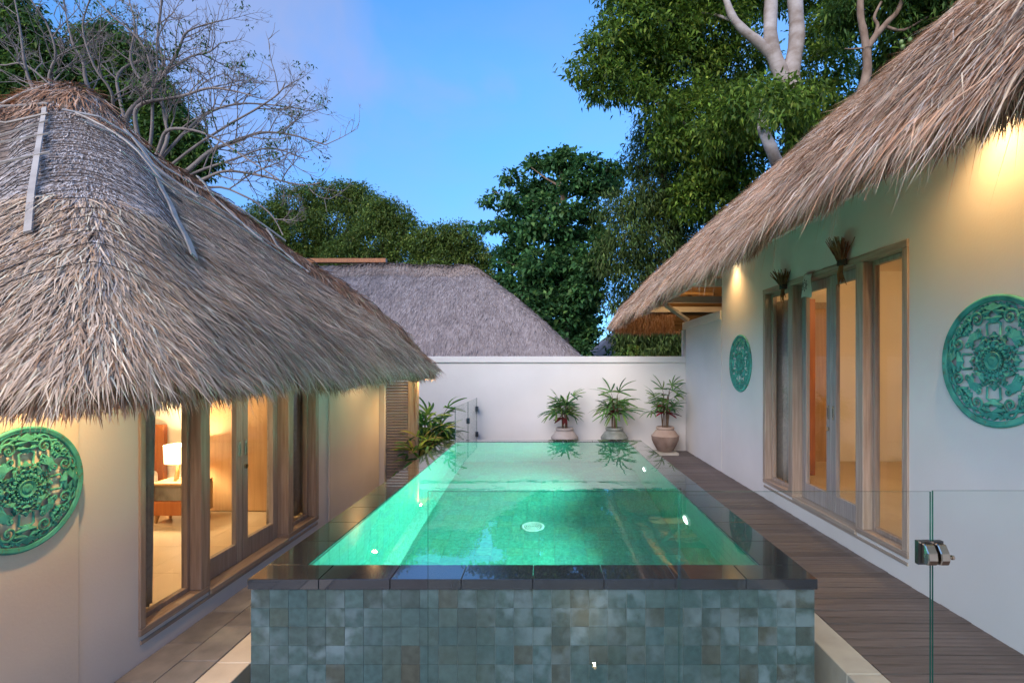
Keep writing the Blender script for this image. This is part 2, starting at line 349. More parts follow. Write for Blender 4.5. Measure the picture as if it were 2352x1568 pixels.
def lamp(kind, loc, energy, color=(1,.66,.34), r=.03, parent=None, **k):
    d = bpy.data.lights.new('light', kind); d.energy = energy; d.color = color
    if kind in ('POINT', 'SPOT'): d.shadow_soft_size = r
    o = obj('light', d, parent, loc)
    for a, b in k.items():
        if a == 'rot': o.rotation_euler = b
        else: setattr(d, a, b)
    return o

# ------------------------------------------------------------------ measures
XL, XR, Y0, Y1 = -1.58, 1.42, 2.71, 7.85      # pool outer edges
CT = CZ - 1.124                               # coping top
GL = -0.23                                    # left path level
XWR, XWL = 2.80, -2.65                        # villa wall faces
YB = 10.35                                    # boundary wall

# ================================================================== ground
o = part('ground', MB().add([(-500,-300,-.62),(500,-300,-.62),(500,900,-.62),(-500,900,-.62),(-1.5,2.8,-.62),(1.35,2.8,-.62),(1.35,7.75,-.62),(-1.5,7.75,-.62)], [(0,1,5,4),(1,2,6,5),(2,3,7,6),(3,0,4,7)]), M['earth']); tag(o, kind='structure')

# right deck: boards laid crosswise
deck = obj('deck', None); tag(deck, kind='structure')
boxo('deck_bed', (1.845, 2.795, -1.5, YB-.005, -.3, -.045), M['deck_bed'], deck)
boxo('deck_bed', (XL+.03, 1.84, Y1+.03, YB-.006, -.3, -.046), M['deck_bed'], deck)
bw = .092; y = .6; i = 0
def board_mesh(x0, x1):
    return MB().box(x0, x1, 0, bw-.007, -.03, 0).mesh('deck_board', M['deck'])
bm_short, bm_long = board_mesh(1.845, 2.797), board_mesh(XL+.04, 2.797)
while y < YB - bw:
    me = bm_long if y > Y1 + .04 else bm_short
    b = obj('deck_board', me, deck, (random.uniform(-.001,.001), y, random.uniform(-.002,.002))); b.rotation_euler = (random.uniform(-.01,.01), 0, 0)
    y += bw; i += 1
kerb = obj('kerb', None); tag(kerb, kind='structure')
y = .4
while y < Y1 - .1:
    boxo('kerb_stone', (1.645, 1.838, y, min(y+.795, Y1), -.4, .004), M['kerb'], kerb, .004); y += .8
y = Y1
while y < 7.8:
    boxo('kerb_stone', (1.645, 1.838, y+.005, min(y+.795, 7.88), -.4, .004), M['kerb'], kerb, .004); y += .8
o = boxo('gutter', (XR-.2, 1.643, .4, 7.86, -.55, -.30), M['moat']); tag(o, kind='structure')

# left path
pav = obj('path', None); tag(pav, kind='structure')
boxo('path_bed', (XWL+.004, -2.148, .3, YB-.01, -.6, GL-.008), M['grout'], pav)
cw = (2.642 - 2.152) / 2
for c in range(2):
    y = .4 + (c % 2) * .23
    while y < YB - .1:
        y2 = min(y + .45, YB - .02)
        x0 = XWL + .007 + c * cw
        b = boxo('paving_stone', (x0, x0 + cw - .006, y, y2 - .006, GL-.04, GL + random.uniform(-.001,.002)), M['paver'], pav, .003); y = y2
lk = obj('path_kerb', None); tag(lk, kind='structure')
y = .3
while y < 7.9:
    boxo('kerb_stone', (-2.143, -1.925, y, y+.745, -.55, GL+.006), M['lit_pale_kerb'], lk, .004); y += .75
o = boxo('channel', (-1.922, XL+.15, .3, 7.9, -.6, -.42), M['moat']); tag(o, kind='structure')
o = boxo("terrace", (-1.92, 1.64, -1.5, Y0-.33, -.6, -.24), M['paver']); tag(o, kind='structure')

# ================================================================== pool
pool = thing('swimming_pool', 'raised plunge pool with green stone tiles and wet dark coping, lit underwater', 'pool', (0, (Y0+Y1)/2, -.25))
def ppart(name, mb, m, **k):
    o = part(name, mb, m, pool, **k); o.matrix_parent_inverse = Matrix.Translation(-Vector(pool.location)); return o
wx0, wx1, wy0, wy1 = XL+.215, XR-.215, Y0+.185, Y1-.2     # water edge
PD = CT - 1.5
T = .012
mb = MB()      # the core shell
mb.box(XL+.004, wx0-T, Y0+.0035, Y1-T, -.6, CT-.057); mb.box(wx1+T, XR-.004, Y0+.0035, Y1-T, -.6, CT-.057)
mb.box(wx0-T, wx1+T, Y0+.0035, wy0-T, -.6, CT-.057); mb.box(wx0-T, wx1+T, wy1+T, Y1-T, -.6, CT-.057)
ppart('pool_shell', mb, M['rubble'])
mb = MB()
mb.box(wx0-.2, wx0-T, wy0-.2, wy1+.2, PD-.2, -.602); mb.box(wx1+T, wx1+.2, wy0-.2, wy1+.2, PD-.2, -.602)
mb.box(wx0-T, wx1+T, wy0-.2, wy0-T, PD-.2, -.602); mb.box(wx0-T, wx1+T, wy1+T, wy1+.2, PD-.2, -.602)
mb.box(wx0-T, wx1+T, wy0-T, wy1+T, PD-.2, PD-.005)
ppart('pool_basin', mb, M['rubble'])
tw = 3.0 / 30
tile_me = [MB().box(.0009, tw-.0009, -T, 0, .0009, tw-.0009).mesh('wall_tile', M['tile']) for _ in range(1)][0]
inv = Matrix.Translation(-Vector(pool.location))
for r in range(6):
    for c in range(30):
        o = obj('wall_tile', tile_me, pool, (XL + c*tw, Y0 + T - .0 + random.uniform(-.0012,.0012), CT-.058-(r+1)*tw)); o.matrix_parent_inverse = inv
mb = MB()
for side, xa in ((-1, XL), (1, XR)):
    for r in range(8):
        for c in range(51):
            z = CT-.058-(r+1)*tw; yy = Y0 + .013 + c*tw
            mb.box(min(xa, xa-side*T), max(xa, xa-side*T), yy+.001, yy+tw-.001, z+.001, z+tw-.001)
o = ppart('side_tiles', mb, M['tile']); tag(o, kind='stuff')
# coping slabs
for x0, x1, y0, y1, n, ax in ((XL-.012, XR+.012, Y0-.012, wy0, 8, 0), (XL-.012, XR+.012, wy1, Y1+.012, 8, 0), (XL-.012, wx0, wy0, wy1, 12, 1), (wx1, XR+.012, wy0, wy1, 12, 1)):
    for k in range(n):
        if ax == 0:
            a, b2 = x0 + (x1-x0)*k/n, x0 + (x1-x0)*(k+1)/n; bx = (a+.001, b2-.001, y0, y1, CT-.056, CT)
            if k == 0 or k == n-1: pass
        else:
            a, b2 = y0 + (y1-y0)*k/n, y0 + (y1-y0)*(k+1)/n; bx = (x0, x1, a+.001, b2-.001, CT-.056, CT)
        ppart('coping_slab', MB().box(*bx), M['coping'], bevel=.0025)
# inner tiles
ft = .15; nfx = int((wx1-wx0)/ft)+1; nfy = int((wy1-wy0)/ft)+1
sx, sy = (wx1-wx0)/nfx, (wy1-wy0)/nfy
fme = MB().box(.0014, sx-.0014, .0014, sy-.0014, -T, 0).mesh('floor_tile', M['pool_tile'])
rest = MB(); cnt = 0
for j in range(nfy):
    for i in range(nfx):
        if cnt < 290:
            o = obj('floor_tile', fme, pool, (wx0+i*sx, wy0+j*sy, PD + random.uniform(-.002,.001))); o.matrix_parent_inverse = inv; cnt += 1
        else:
            z = PD + random.uniform(-.002,.001)
            rest.box(wx0+i*sx+.0014, wx0+(i+1)*sx-.0014, wy0+j*sy+.0014, wy0+(j+1)*sy-.0014, z-T, z)
o = ppart('far_floor_tiles', rest, M['pool_tile']); tag(o, kind='stuff')
mb = MB(); nz_ = 10; sz = (CT-.058-PD)/nz_
for r in range(nz_):
    z = PD + r*sz
    for j in range(nfy):
        ya = wy0+j*sy
        mb.box(wx0-T, wx0, ya+.0015, ya+sy-.0015, z+.0015, z+sz-.0015)
        mb.box(wx1, wx1+T, ya+.0015, ya+sy-.0015, z+.0015, z+sz-.0015)
    for i in range(nfx):
        xa = wx0+i*sx
        mb.box(xa+.0015, xa+sx-.0015, wy0-T, wy0, z+.0015, z+sz-.0015)
        mb.box(xa+.0015, xa+sx-.0015, wy1, wy1+T, z+.0015, z+sz-.0015)
o = ppart('lining_tiles', mb, M['pool_tile']); tag(o, kind='stuff')
o = ppart('cove', MB().prism([(wx0, PD+.001), (wx0+.11, PD+.001), (wx0, PD+.11)], 0, 1), M['pool_tile'])
o.data.transform(Matrix(((1,0,0,0),(0,0,(wy1-wy0),wy0),(0,1,0,0),(0,0,0,1))))
# water
ws = MB(); N = 2
ws.add([(wx0-.004,wy0-.004,CT-.004),(wx1+.004,wy0-.004,CT-.004),(wx1+.004,wy1+.004,CT-.004),(wx0-.004,wy1+.004,CT-.004)], [(0,1,2,3)])
o = part('water', ws, M['water']); tag(o, kind='structure')
# drain
dr = thing('floor_drain', 'round white slotted drain cover on the pool floor', 'drain', (-.15, 5.14, PD))
part('drain_rim', MB().lathe([(.085,.002),(.092,.013),(.112,.013),(.118,.003)], n=40), M['drain'], dr, True)
part('drain_plate', MB().lathe([(0,.006),(.0845,.006)], n=40), M['pot_grey'], dr)
for rr in (.02, .038, .056, .074):
    part('grate_ring', MB().lathe([(rr-.005,.007),(rr-.004,.012),(rr+.004,.012),(rr+.005,.007)], n=32), M['drain'], dr, True)
# pool lights on the right wall
for k, (yy, lab) in enumerate(((4.4, 'bright round underwater light on the right pool wall, nearer the camera'), (6.29, 'bright round underwater light on the right pool wall, farther from the camera'))):
    t = thing('pool_light', lab, 'light', (wx1, yy, CT-.64), 'underwater lights in the right pool wall')
    rot = Matrix.Rotation(R(-90), 4, 'Y')
    b = MB().lathe([(.076,.0),(.08,.02),(.094,.018),(.104,.0)], n=28); me = b.mesh('light_rim', M['drain'], True); me.transform(rot); obj('light_rim', me, t)
    b = MB().lathe([(0,.02),(.055,.018),(.076,.008)], n=28); me = b.mesh('light_lens', M['pool_bulb'], True); me.transform(rot); obj('light_lens', me, t)
    lamp('SPOT', (-.04, 0, 0), 330, (.30, 1, .82), .04, t, rot=(0, R(99), 0), spot_size=R(130), spot_blend=1)
# ================================================================== boundary walls
bwall = thing('boundary_wall', 'white plastered boundary wall behind the pool and pots', 'wall', (0, YB, -.5))
mb = MB().box(-9, XWR+.12, YB, YB+.15, -.6, 1.775); o = part('wall_body', mb, M['plaster'], bwall); o.location = (0, -YB, .5)
mb = MB().box(-9, XWR+.12, YB-.035, YB+.185, 1.776, 1.90); o = part('wall_cap', mb, M['plaster'], bwall, bevel=.006); o.location = (0, -YB, .5)
gw = thing('garden_wall', 'taller white side wall joining the right villa to the boundary wall', 'wall', (XWR, 9.3, 0))
mb = MB().box(XWR+.003, XWR+.15, 8.22, YB-.004, -.3, 2.45); o = part('wall_body', mb, M['plaster'], gw); o.location = (-XWR, -9.3, 0)
mb = MB().box(XWR-.012, XWR+.17, 8.23, YB+.2, 2.452, 2.60); o = part('wall_cap', mb, M['plaster'], gw, bevel=.006); o.location = (-XWR, -9.3, 0)
mb = MB().box(XWR+.002, XWR+.16, YB+.19, YB+.32, -.3, 2.45); o = part('end_pier', mb, M['plaster'], gw); o.location = (-XWR, -9.3, 0)

# ================================================================== thatch
def smin(a, b, k):
    h = np.clip(.5 + .5*(b-a)/k, 0, 1); return b*(1-h) + a*h - k*h*(1-h)

class Roof:
    def __init__(s, D, H, bounds, step):
        s.D, s.H, s.b, s.step = D, H, bounds, step
    def grad(s, f, X, Y, e=.02):
        return (f(X+e, Y)-f(X-e, Y))/(2*e), (f(X, Y+e)-f(X, Y-e))/(2*e)
    def bed(s, thick, mats, name, parent):
        x0, x1, y0, y1 = s.b
        nx, ny = int((x1-x0)/s.step)+1, int((y1-y0)/s.step)+1
        gx, gy = np.meshgrid(np.linspace(x0, x1, nx), np.linspace(y0, y1, ny), indexing='ij')
        Dv = s.D(gx, gy); ins = Dv > 0
        X, Y = gx.copy(), gy.copy()
        for _ in range(4):
            d = s.D(X, Y); dx, dy = s.grad(s.D, X, Y); g2 = np.maximum(dx*dx+dy*dy, .2)
            mask = (~ins); X = np.where(mask, X - d*dx/g2, X); Y = np.where(mask, Y - d*dy/g2, Y)
        Z = s.H(X, Y)
        cell = ins[:-1,:-1] | ins[1:,:-1] | ins[1:,1:] | ins[:-1,1:]
        idx = np.arange(nx*ny).reshape(nx, ny)
        q = np.stack([idx[:-1,:-1][cell], idx[1:,:-1][cell], idx[1:,1:][cell], idx[:-1,1:][cell]], 1)
        V = np.stack([X.ravel(), Y.ravel(), Z.ravel()], 1)
        used = np.zeros(nx*ny, bool); used[q.ravel()] = True; rem = np.cumsum(used)-1
        V = V[used]; q = rem[q]; n = len(V)
        V2 = V.copy(); V2[:,2] -= thick
        # boundary edges
        e = np.concatenate([q[:,[0,1]], q[:,[1,2]], q[:,[2,3]], q[:,[3,0]]]); key = np.sort(e, 1)
        k = key[:,0].astype(np.int64)*n + key[:,1]; u, inv_, c = np.unique(k, return_inverse=True, return_counts=True)
        be = e[c[inv_] == 1]
        me = bpy.data.meshes.new(name)
        faces = q.tolist() + (q[:, ::-1] + n).tolist() + [(int(b), int(a), int(a)+n, int(b)+n) for a, b in be]
        me.from_pydata(np.concatenate([V, V2]).tolist(), [], faces)
        for m in mats: me.materials.append(m)
        mi = [0]*len(q) + [1]*len(q) + [0]*len(be); me.polygons.foreach_set('material_index', mi)
        me.polygons.foreach_set('use_smooth', [True]*len(mi)); me.update()
        return obj(name, me, parent)

def strands(root, dirs, nrm, length, width, pal, palw, bend=0.0, bright=.085, lift=.02):
    """tapered, slightly bent blades"""
    n = len(root)
    side = np.cross(dirs, nrm); side /= np.maximum(np.linalg.norm(side, axis=1, keepdims=True), 1e-6)
    roll = rng.normal(0, .25, n)[:, None]
    side = side*np.cos(roll) + nrm*np.sin(roll)
    bendv = (rng.normal(0, .07, (n, 3)) + nrm*0)*length[:, None] + np.array([0,0,-1.])*bend*length[:, None]
    w = width[:, None]/2
    a0 = root - side*w*.7; a1 = root + side*w*.7
    mid = root + dirs*length[:, None]*.55 + nrm*lift; m0 = mid - side*w; m1 = mid + side*w
    tip = root + dirs*length[:, None] + bendv + nrm*lift*.7
    V = np.stack([a0, a1, m0, m1, tip], 1).reshape(-1, 3)
    b = np.arange(n)[:, None]*5
    quads = b + np.array([[0,1,3,2]]); tris = b + np.array([[2,3,4]])
    ci = rng.choice(len(pal), n, p=np.array(palw)/sum(palw))
    c = np.array(pal)[ci]*(1 + rng.normal(0, bright, (n, 1)))
    c = c*(1 + .10*np.sin(2.1*root[:,0]+1.3*root[:,1])*np.sin(1.9*root[:,2]+2.3*root[:,0]) + .07*np.sin(6.1*root[:,0]-4.7*root[:,1]+3*root[:,2]) + .06*np.sin(9.0*root[:,2]+2*np.sin(1.3*root[:,0])))[:, None]
    c = np.clip(c, .01, .9)
    C = np.repeat(c, 5, axis=0)
    return V, quads, tris, C
def merge(parts):
    off = 0; Vs, Q, Tt, Cs = [], [], [], []
    for V, q, t, c in parts:
        Vs.append(V); Q.append(q+off); Tt.append(t+off); Cs.append(c); off += len(V)
    return np.concatenate(Vs), np.concatenate(Q), np.concatenate(Tt), np.concatenate(Cs)
def tuftmesh(name, parts, parent, label=None):
    V, q, t, c = merge(parts); me = bigmesh(name, V, [q, t], c, M['tuft']); o = obj(name, me, parent); tag(o, kind='stuff')
    if label: o['label'] = label
    return o
def norm(a): return a/np.maximum(np.linalg.norm(a, axis=1, keepdims=True), 1e-9)

GREY = [(0.592, 0.45, 0.324), (0.461, 0.341, 0.241), (0.72, 0.558, 0.405), (0.347, 0.239, 0.159), (0.72, 0.652, 0.483), (0.509, 0.319, 0.189), (0.23, 0.138, 0.082)]
TAN = [(0.684, 0.454, 0.303), (0.552, 0.343, 0.216), (0.72, 0.585, 0.417), (0.439, 0.234, 0.133), (0.72, 0.6, 0.481), (0.617, 0.366, 0.216), (0.244, 0.124, 0.069)]
BROWN = [(0.486, 0.277, 0.169), (0.392, 0.209, 0.121), (0.581, 0.365, 0.243), (0.297, 0.155, 0.088), (0.621, 0.459, 0.351)]

def roof_strands(rf, X, Y, lmin, lmax, wmul, pal, palw, jit=.2, lift=.02, fringe=False, bend=.05, drop=0):
    keep = rf.D(X, Y) > 0; X, Y = X[keep], Y[keep]
    hx, hy = rf.grad(rf.H, X, Y); Z = rf.H(X, Y)
    n = norm(np.stack([-hx, -hy, np.ones_like(hx)], 1))
    t = norm(np.stack([-hx, -hy, -(hx*hx+hy*hy)], 1))
    N = len(X); s = np.cross(n, t)
    a = rng.normal(0, jit, N)[:, None]
    d = t*np.cos(a) + s*np.sin(a) + n*rng.normal(.03, .06, N)[:, None]
    if fringe: d = d*.55 + np.array([0,0,-1.])*rng.uniform(.3, .9, N)[:, None]
    d = norm(d)
    dist = np.sqrt(X*X + Y*Y + (Z-CZ)**2)
    w = wmul*rng.uniform(.55, 1.35, N)*np.maximum(1, dist/6.5)
    ln = rng.uniform(lmin, lmax, N)
    root = np.stack([X, Y, Z], 1) - n*.012 - np.array([0,0,1.])*drop
    return strands(root, d, n, ln, w, pal, palw, bend, lift=lift)
def sample(rf, x0, x1, y0, y1, n, d0=3.0, p=1.6):
    X = rng.uniform(x0, x1, n*6); Y = rng.uniform(y0, y1, n*6)
    ds = np.sqrt(X*X + Y*Y); pr = np.minimum(1, (d0/ds)**p)
    k = (rng.random(n*6) < pr) & (rf.D(X, Y) > 0)
    X, Y = X[k][:n], Y[k][:n]; return X, Y
def sample_rim(rf, x0, x1, y0, y1, n, dmax, d0=3.0, p=1.2):
    # points near the eave, by oversampling
    out_x, out_y, tot = [], [], 0
    for _ in range(60):
        X = rng.uniform(x0, x1, 200000); Y = rng.uniform(y0, y1, 200000); d = rf.D(X, Y)
        k = (d > 0) & (d < dmax) & (rng.random(200000) < np.minimum(1, (d0/np.sqrt(X*X+Y*Y))**p))
        out_x.append(X[k]); out_y.append(Y[k]); tot += k.sum()
        if tot > n: break
    return np.concatenate(out_x)[:n], np.concatenate(out_y)[:n]
def rot_to(pts): return [Vector(p) for p in pts]

# ================================================================== left villa
lv = thing('thatched_villa', 'left villa with fat grey thatched hip roof and glazed timber doors, bedroom lit', 'villa', (-5, 5.0, GL))
linv = Matrix.Translation(-Vector(lv.location))
def lp(name, mb, m, parent=None, **k):
    o = part(name, mb, m, parent or lv, **k)
    if parent is None: o.matrix_parent_inverse = linv
    return o
LEX, LNY, LFY, LEZ, LT = -1.75, 2.03, 8.10, 1.85, .775
def lD(X, Y):
    dn, df, dr = Y-LNY, LFY-Y, (LEX-X)*1.07
    return smin(smin(dn, dr, .55), df, .3)
def sstep(a, b, x):
    t = np.clip((x-a)/(b-a), 0, 1); return t*t*(3-2*t)
def lH(X, Y):
    dn, df, dr = Y-LNY, LFY-Y, (LEX-X)*1.07
    D = lD(X, Y)
    h = LEZ + LT*D - .13*np.exp(-np.maximum(D, 0)/.22) + .02*np.sin(X*3.1+Y*2.3) + .012*np.sin(7*X-5*Y)
    w = (dn-dr)/1.414; hh = .46
    cap = np.sqrt(np.clip(1-(w/hh)**2, 0, 1))*sstep(.35, 1.0, np.minimum(dn, dr))*(df > 1)
    h = h + .15*cap
    w2 = (df-dr)/1.414
    h = h + .11*np.sqrt(np.clip(1-(w2/.27)**2, 0, 1))*sstep(.15, .5, np.minimum(df, dr))*(dn > 1)
    w3 = (dn-df)/2
    h = h + .11*np.sqrt(np.clip(1-(w3/.26)**2, 0, 1))*sstep(2.7, 3.0, dr)
    return h
lroof = Roof(lD, lH, (-10.5, -1.70, 1.98, 8.15), .06)
lr = lroof.bed(.2, [M['thatch_base'], M['reed']], 'roof', lv); lr.matrix_parent_inverse = linv
pw = [3,3,2.4,1.3,1.2,1.2,.25]
X, Y = sample(lroof, -10, -1.75, 2.03, 8.1, 120000, 2.6, 1.5)
dn, df, dr = Y-LNY, LFY-Y, (LEX-X)*1.07
near_hip = (np.abs(dn-dr)/1.414 < .46) & (np.minimum(dn, dr) > .5)
far_hip = ((np.abs(df-dr)/1.414 < .26) & (np.minimum(df, dr) > .2)) | ((np.abs(dn-df)/2 < .26) & (dr > 2.9))
pl = (~near_hip) & (~far_hip)
A = roof_strands(lroof, X[pl], Y[pl], .15, .32, .0054, GREY, pw, .11, .012)
tuftmesh('thatch', [A], lr)
# lower half: longer, looser leaves, and the ragged fringe
X, Y = sample_rim(lroof, -7, -1.75, 2.03, 8.1, 42000, 1.0, 2.6, 1.6)
B = roof_strands(lroof, X, Y, .17, .36, .0062, GREY, [3,3,2.6,1.6,1.6,1.3,.4], .13, .018)
X, Y = sample_rim(lroof, -7, -1.75, 2.03, 8.1, 14000, .16, 2.6, 1.2)
C1 = roof_strands(lroof, X, Y, .10, .24, .0088, GREY+TAN, [2,2,2,1.5,1,1,.8, 2,2,2,1.5,1.5,1,1], .2, .02, True, .1)
X, Y = sample_rim(lroof, -7, -1.75, 2.03, 8.1, 9000, .05, 2.6, 1.2)
C2 = roof_strands(lroof, X, Y, .10, .22, .0088, TAN, [2,2,1.5,2,1,1.5,1.4], .35, .0, True, .1, drop=.05)
X, Y = sample_rim(lroof, -7, -1.75, 2.03, 8.1, 7000, .05, 2.6, 1.2)
C3 = roof_strands(lroof, X, Y, .08, .17, .009, TAN, [2,2,1,2.5,.6,1.5,2], .3, .0, True, .1, drop=.11)
tuftmesh('eave_fringe', [B, C1, C2, C3], lr, 'long loose pale leaves spilling over the eave')
# near hip cap: short, dense, silver leaves
X, Y = sample(lroof, -5.3, -1.9, 2.2, 5.6, 60000, 3.4, 1.0)
dn, dr = Y-LNY, (LEX-X)*1.07; k = (np.abs(dn-dr)/1.414 < .47) & (np.minimum(dn, dr) > .45)
A = roof_strands(lroof, X[k], Y[k], .08, .19, .006, [(.56,.51,.48),(.47,.42,.39),(.63,.58,.55),(.39,.33,.29),(.68,.64,.61),(.5,.36,.27)], [3,3,2.5,2,1.5,.7], .26, .012)
tuftmesh('hip_cap', [A], lr, 'fat silver grey hip cap bound with dark cords')
# brown far hip and ridge caps
X, Y = sample(lroof, -9, -1.75, 4.6, 8.1, 60000, 5.0, .8)
dn, df, dr = Y-LNY, LFY-Y, (LEX-X)*1.07
k = ((np.abs(df-dr)/1.414 < .27) & (np.minimum(df, dr) > .1)) | ((np.abs(dn-df)/2 < .27) & (dr > 2.7))
A = roof_strands(lroof, X[k], Y[k], .14, .34, .010, BROWN, [3,2,2.5,1.5,1], .3, .02)
tuftmesh('ridge_cap', [A], lr, 'fresh brown thatch along the ridge and far hip')
# cords across the near hip cap
def onroof(rf, x, y, up=.012): return (x, y, float(rf.H(np.array(x), np.array(y))) + up)
for i in range(30):
    m_ = .55 + i*.083 + random.uniform(-.015,.015)      # distance up the hip
    pts = []
    for q in np.linspace(-1, 1, 15):
        w = q*.50; sag = .26*q*q
        dn_ = m_ + w/1.414 - sag*.5; dr_ = m_ - w/1.414 - sag*.5
        pts.append(onroof(lroof, LEX-dr_, LNY+dn_, .045 + random.uniform(-.004,.008)))
    lp('binding_cord', MB().tube(pts, .0024, 4), M['cord'], lr)
for i in range(16):                                     # pairs of short ties on the far hip
    m_ = .55 + i*.155 + random.uniform(-.03,.03); sgn = 1 if i % 2 else -1
    pts = []
    for q in np.linspace(-1, 1, 7):
        w = q*.23; dn_ = m_ + w/1.414 + sgn*.09*q; dr_ = m_ - w/1.414 + sgn*.09*q
        pts.append(onroof(lroof, LEX-dr_, LFY-dn_, .06))
    lp('binding_cord', MB().tube(pts, .006, 4), M['cord'], lr)
# split bamboo battens
def batten(a, b, w, up=.065):
    pts = []; n = 9
    A_, B_ = np.array(a), np.array(b)
    c = [onroof(lroof, *(A_ + (B_-A_)*t), up) for t in np.linspace(0, 1, n)]
    d = (Vector(c[-1]) - Vector(c[0])).normalized(); xm, ym = (A_+B_)/2; e_ = .05; nn = Vector((-(float(lH(np.array(xm+e_), np.array(ym)))-float(lH(np.array(xm-e_), np.array(ym))))/(2*e_), -(float(lH(np.array(xm), np.array(ym+e_)))-float(lH(np.array(xm), np.array(ym-e_))))/(2*e_), 1)).normalized(); s = d.cross(nn).normalized()*w/2; nn = s.cross(d).normalized()
    vs = []; fs = []
    for p in c:
        p = Vector(p); vs += [p-s, p+s, p+s+nn*.012, p-s+nn*.012]
    for i in range(n-1):
        for k in range(4): fs.append((i*4+k, i*4+(k+1) % 4, (i+1)*4+(k+1) % 4, (i+1)*4+k))
    fs += [(3,2,1,0), tuple((n-1)*4+k for k in range(4))]
    lp('batten', MB().add(vs, fs), M['batten'], lr)
def near_uv(dr_, dn_): return (LEX-dr_, LNY+dn_)
batten(near_uv(2.80, 2.58), near_uv(.95, .62), .034, .05)
batten(near_uv(3.3, 2.66), near_uv(2.95, 2.1), .05, .05)
for dn_, ex in ((2.60, 0), (2.36, 0), (2.10, 0), (1.84, 0), (1.42, 0)):
    batten(near_uv(5.2, dn_-.22), near_uv(dn_+.22, dn_+.03), .026, .075)
# battens on the pool-facing slope
def face_uv(dr_, y): return (LEX-dr_, y)
for a, b, w in ((face_uv(2.5, 4.60), face_uv(1.62, 4.62), .05), (face_uv(2.42, 5.02), face_uv(1.72, 5.06), .045), (face_uv(2.12, 5.62), face_uv(1.42, 5.66), .045), (face_uv(1.62, 6.10), face_uv(1.12, 6.12), .04),
                (face_uv(2.62, 4.58), face_uv(1.52, 6.35), .03), (face_uv(2.25, 4.4), face_uv(1.35, 6.2), .03), (face_uv(1.78, 4.2), face_uv(1.15, 6.15), .03), (face_uv(2.35, 4.46), face_uv(1.9, 5.0), .03)):
    batten(a, b, w)
batten(near_uv(1.95, 2.75), near_uv(.62, 1.38), .05)
batten((-6.6, 4.86), (-4.75, 4.86), .035, .05)

# walls of the left villa
OY0, OY1, OZ0, OZ1 = 3.298, 5.868, -.06, 2.18          # opening
TH = .16
mb = MB()
mb.box(XWL-TH, XWL, OY1, 7.60, -.6, 2.24); mb.box(XWL-TH, XWL, 7.6, 7.95, -.6, 1.85); mb.box(XWL-TH, XWL, 2.86, OY0, -.6, 2.22); mb.box(XWL-TH, XWL, OY0, OY1, -.6, OZ0); 
mb.box(XWL-TH, XWL, OY0, OY1, OZ1, 2.28)
mb.box(-7.2, XWL-TH, 7.80, 7.95, -.6, 1.85); mb.box(-7.2, XWL-TH, 6.25, 6.37, -.6, 2.32)
lp('wall', mb, M['plaster'])
mb = MB().box(XWL-TH, XWL+.022, 2.25, 2.855, -.6, 1.70); mb.box(-7.2, XWL-TH-.002, 2.25, 2.40, -.6, 1.70)
lp('wall', mb, M['cream_plaster'])
mb = MB().box(XWL+.001, XWL+.02, 5.72+.42, 7.94, -.3, 1.84); lp('wall_panel', mb, M['cream_plaster'])
mb = MB().box(XWL+.002, XWL+.10, 7.955, 8.06, -.3, 1.72); lp('corner_pier', mb, M['plaster'])
mb = MB().box(-7.2, XWL-TH-.002, 3.0, 6.248, 2.301, 2.34); lp('ceiling', mb, M['room_plaster'])
mb = MB().box(-7.2, XWL-TH-.004, 6.236, 6.249, -.06, 2.30); mb.box(-7.2, -7.05, 3.0, 6.236, -.06, 2.30); mb.box(-7.05, XWL-TH-.004, 2.95, 2.999, -.06, 2.30)
lp('room_lining', mb, M['room_plaster'])
fl = lp('floor', MB().box(-7.05, XWL-.10, 2.41, 6.24, -.3, -.066), M['grout'])
tw_ = .6
for i in range(7):
    for j in range(6):
        x0, y0 = -7.04 + i*tw_, 2.42 + j*tw_*1.06
        lp('floor_tile', MB().box(x0, min(x0+tw_-.003, XWL-.1), y0, min(y0+tw_*1.06-.003, 6.235), -.065, -.06), M['room_floor'], fl)

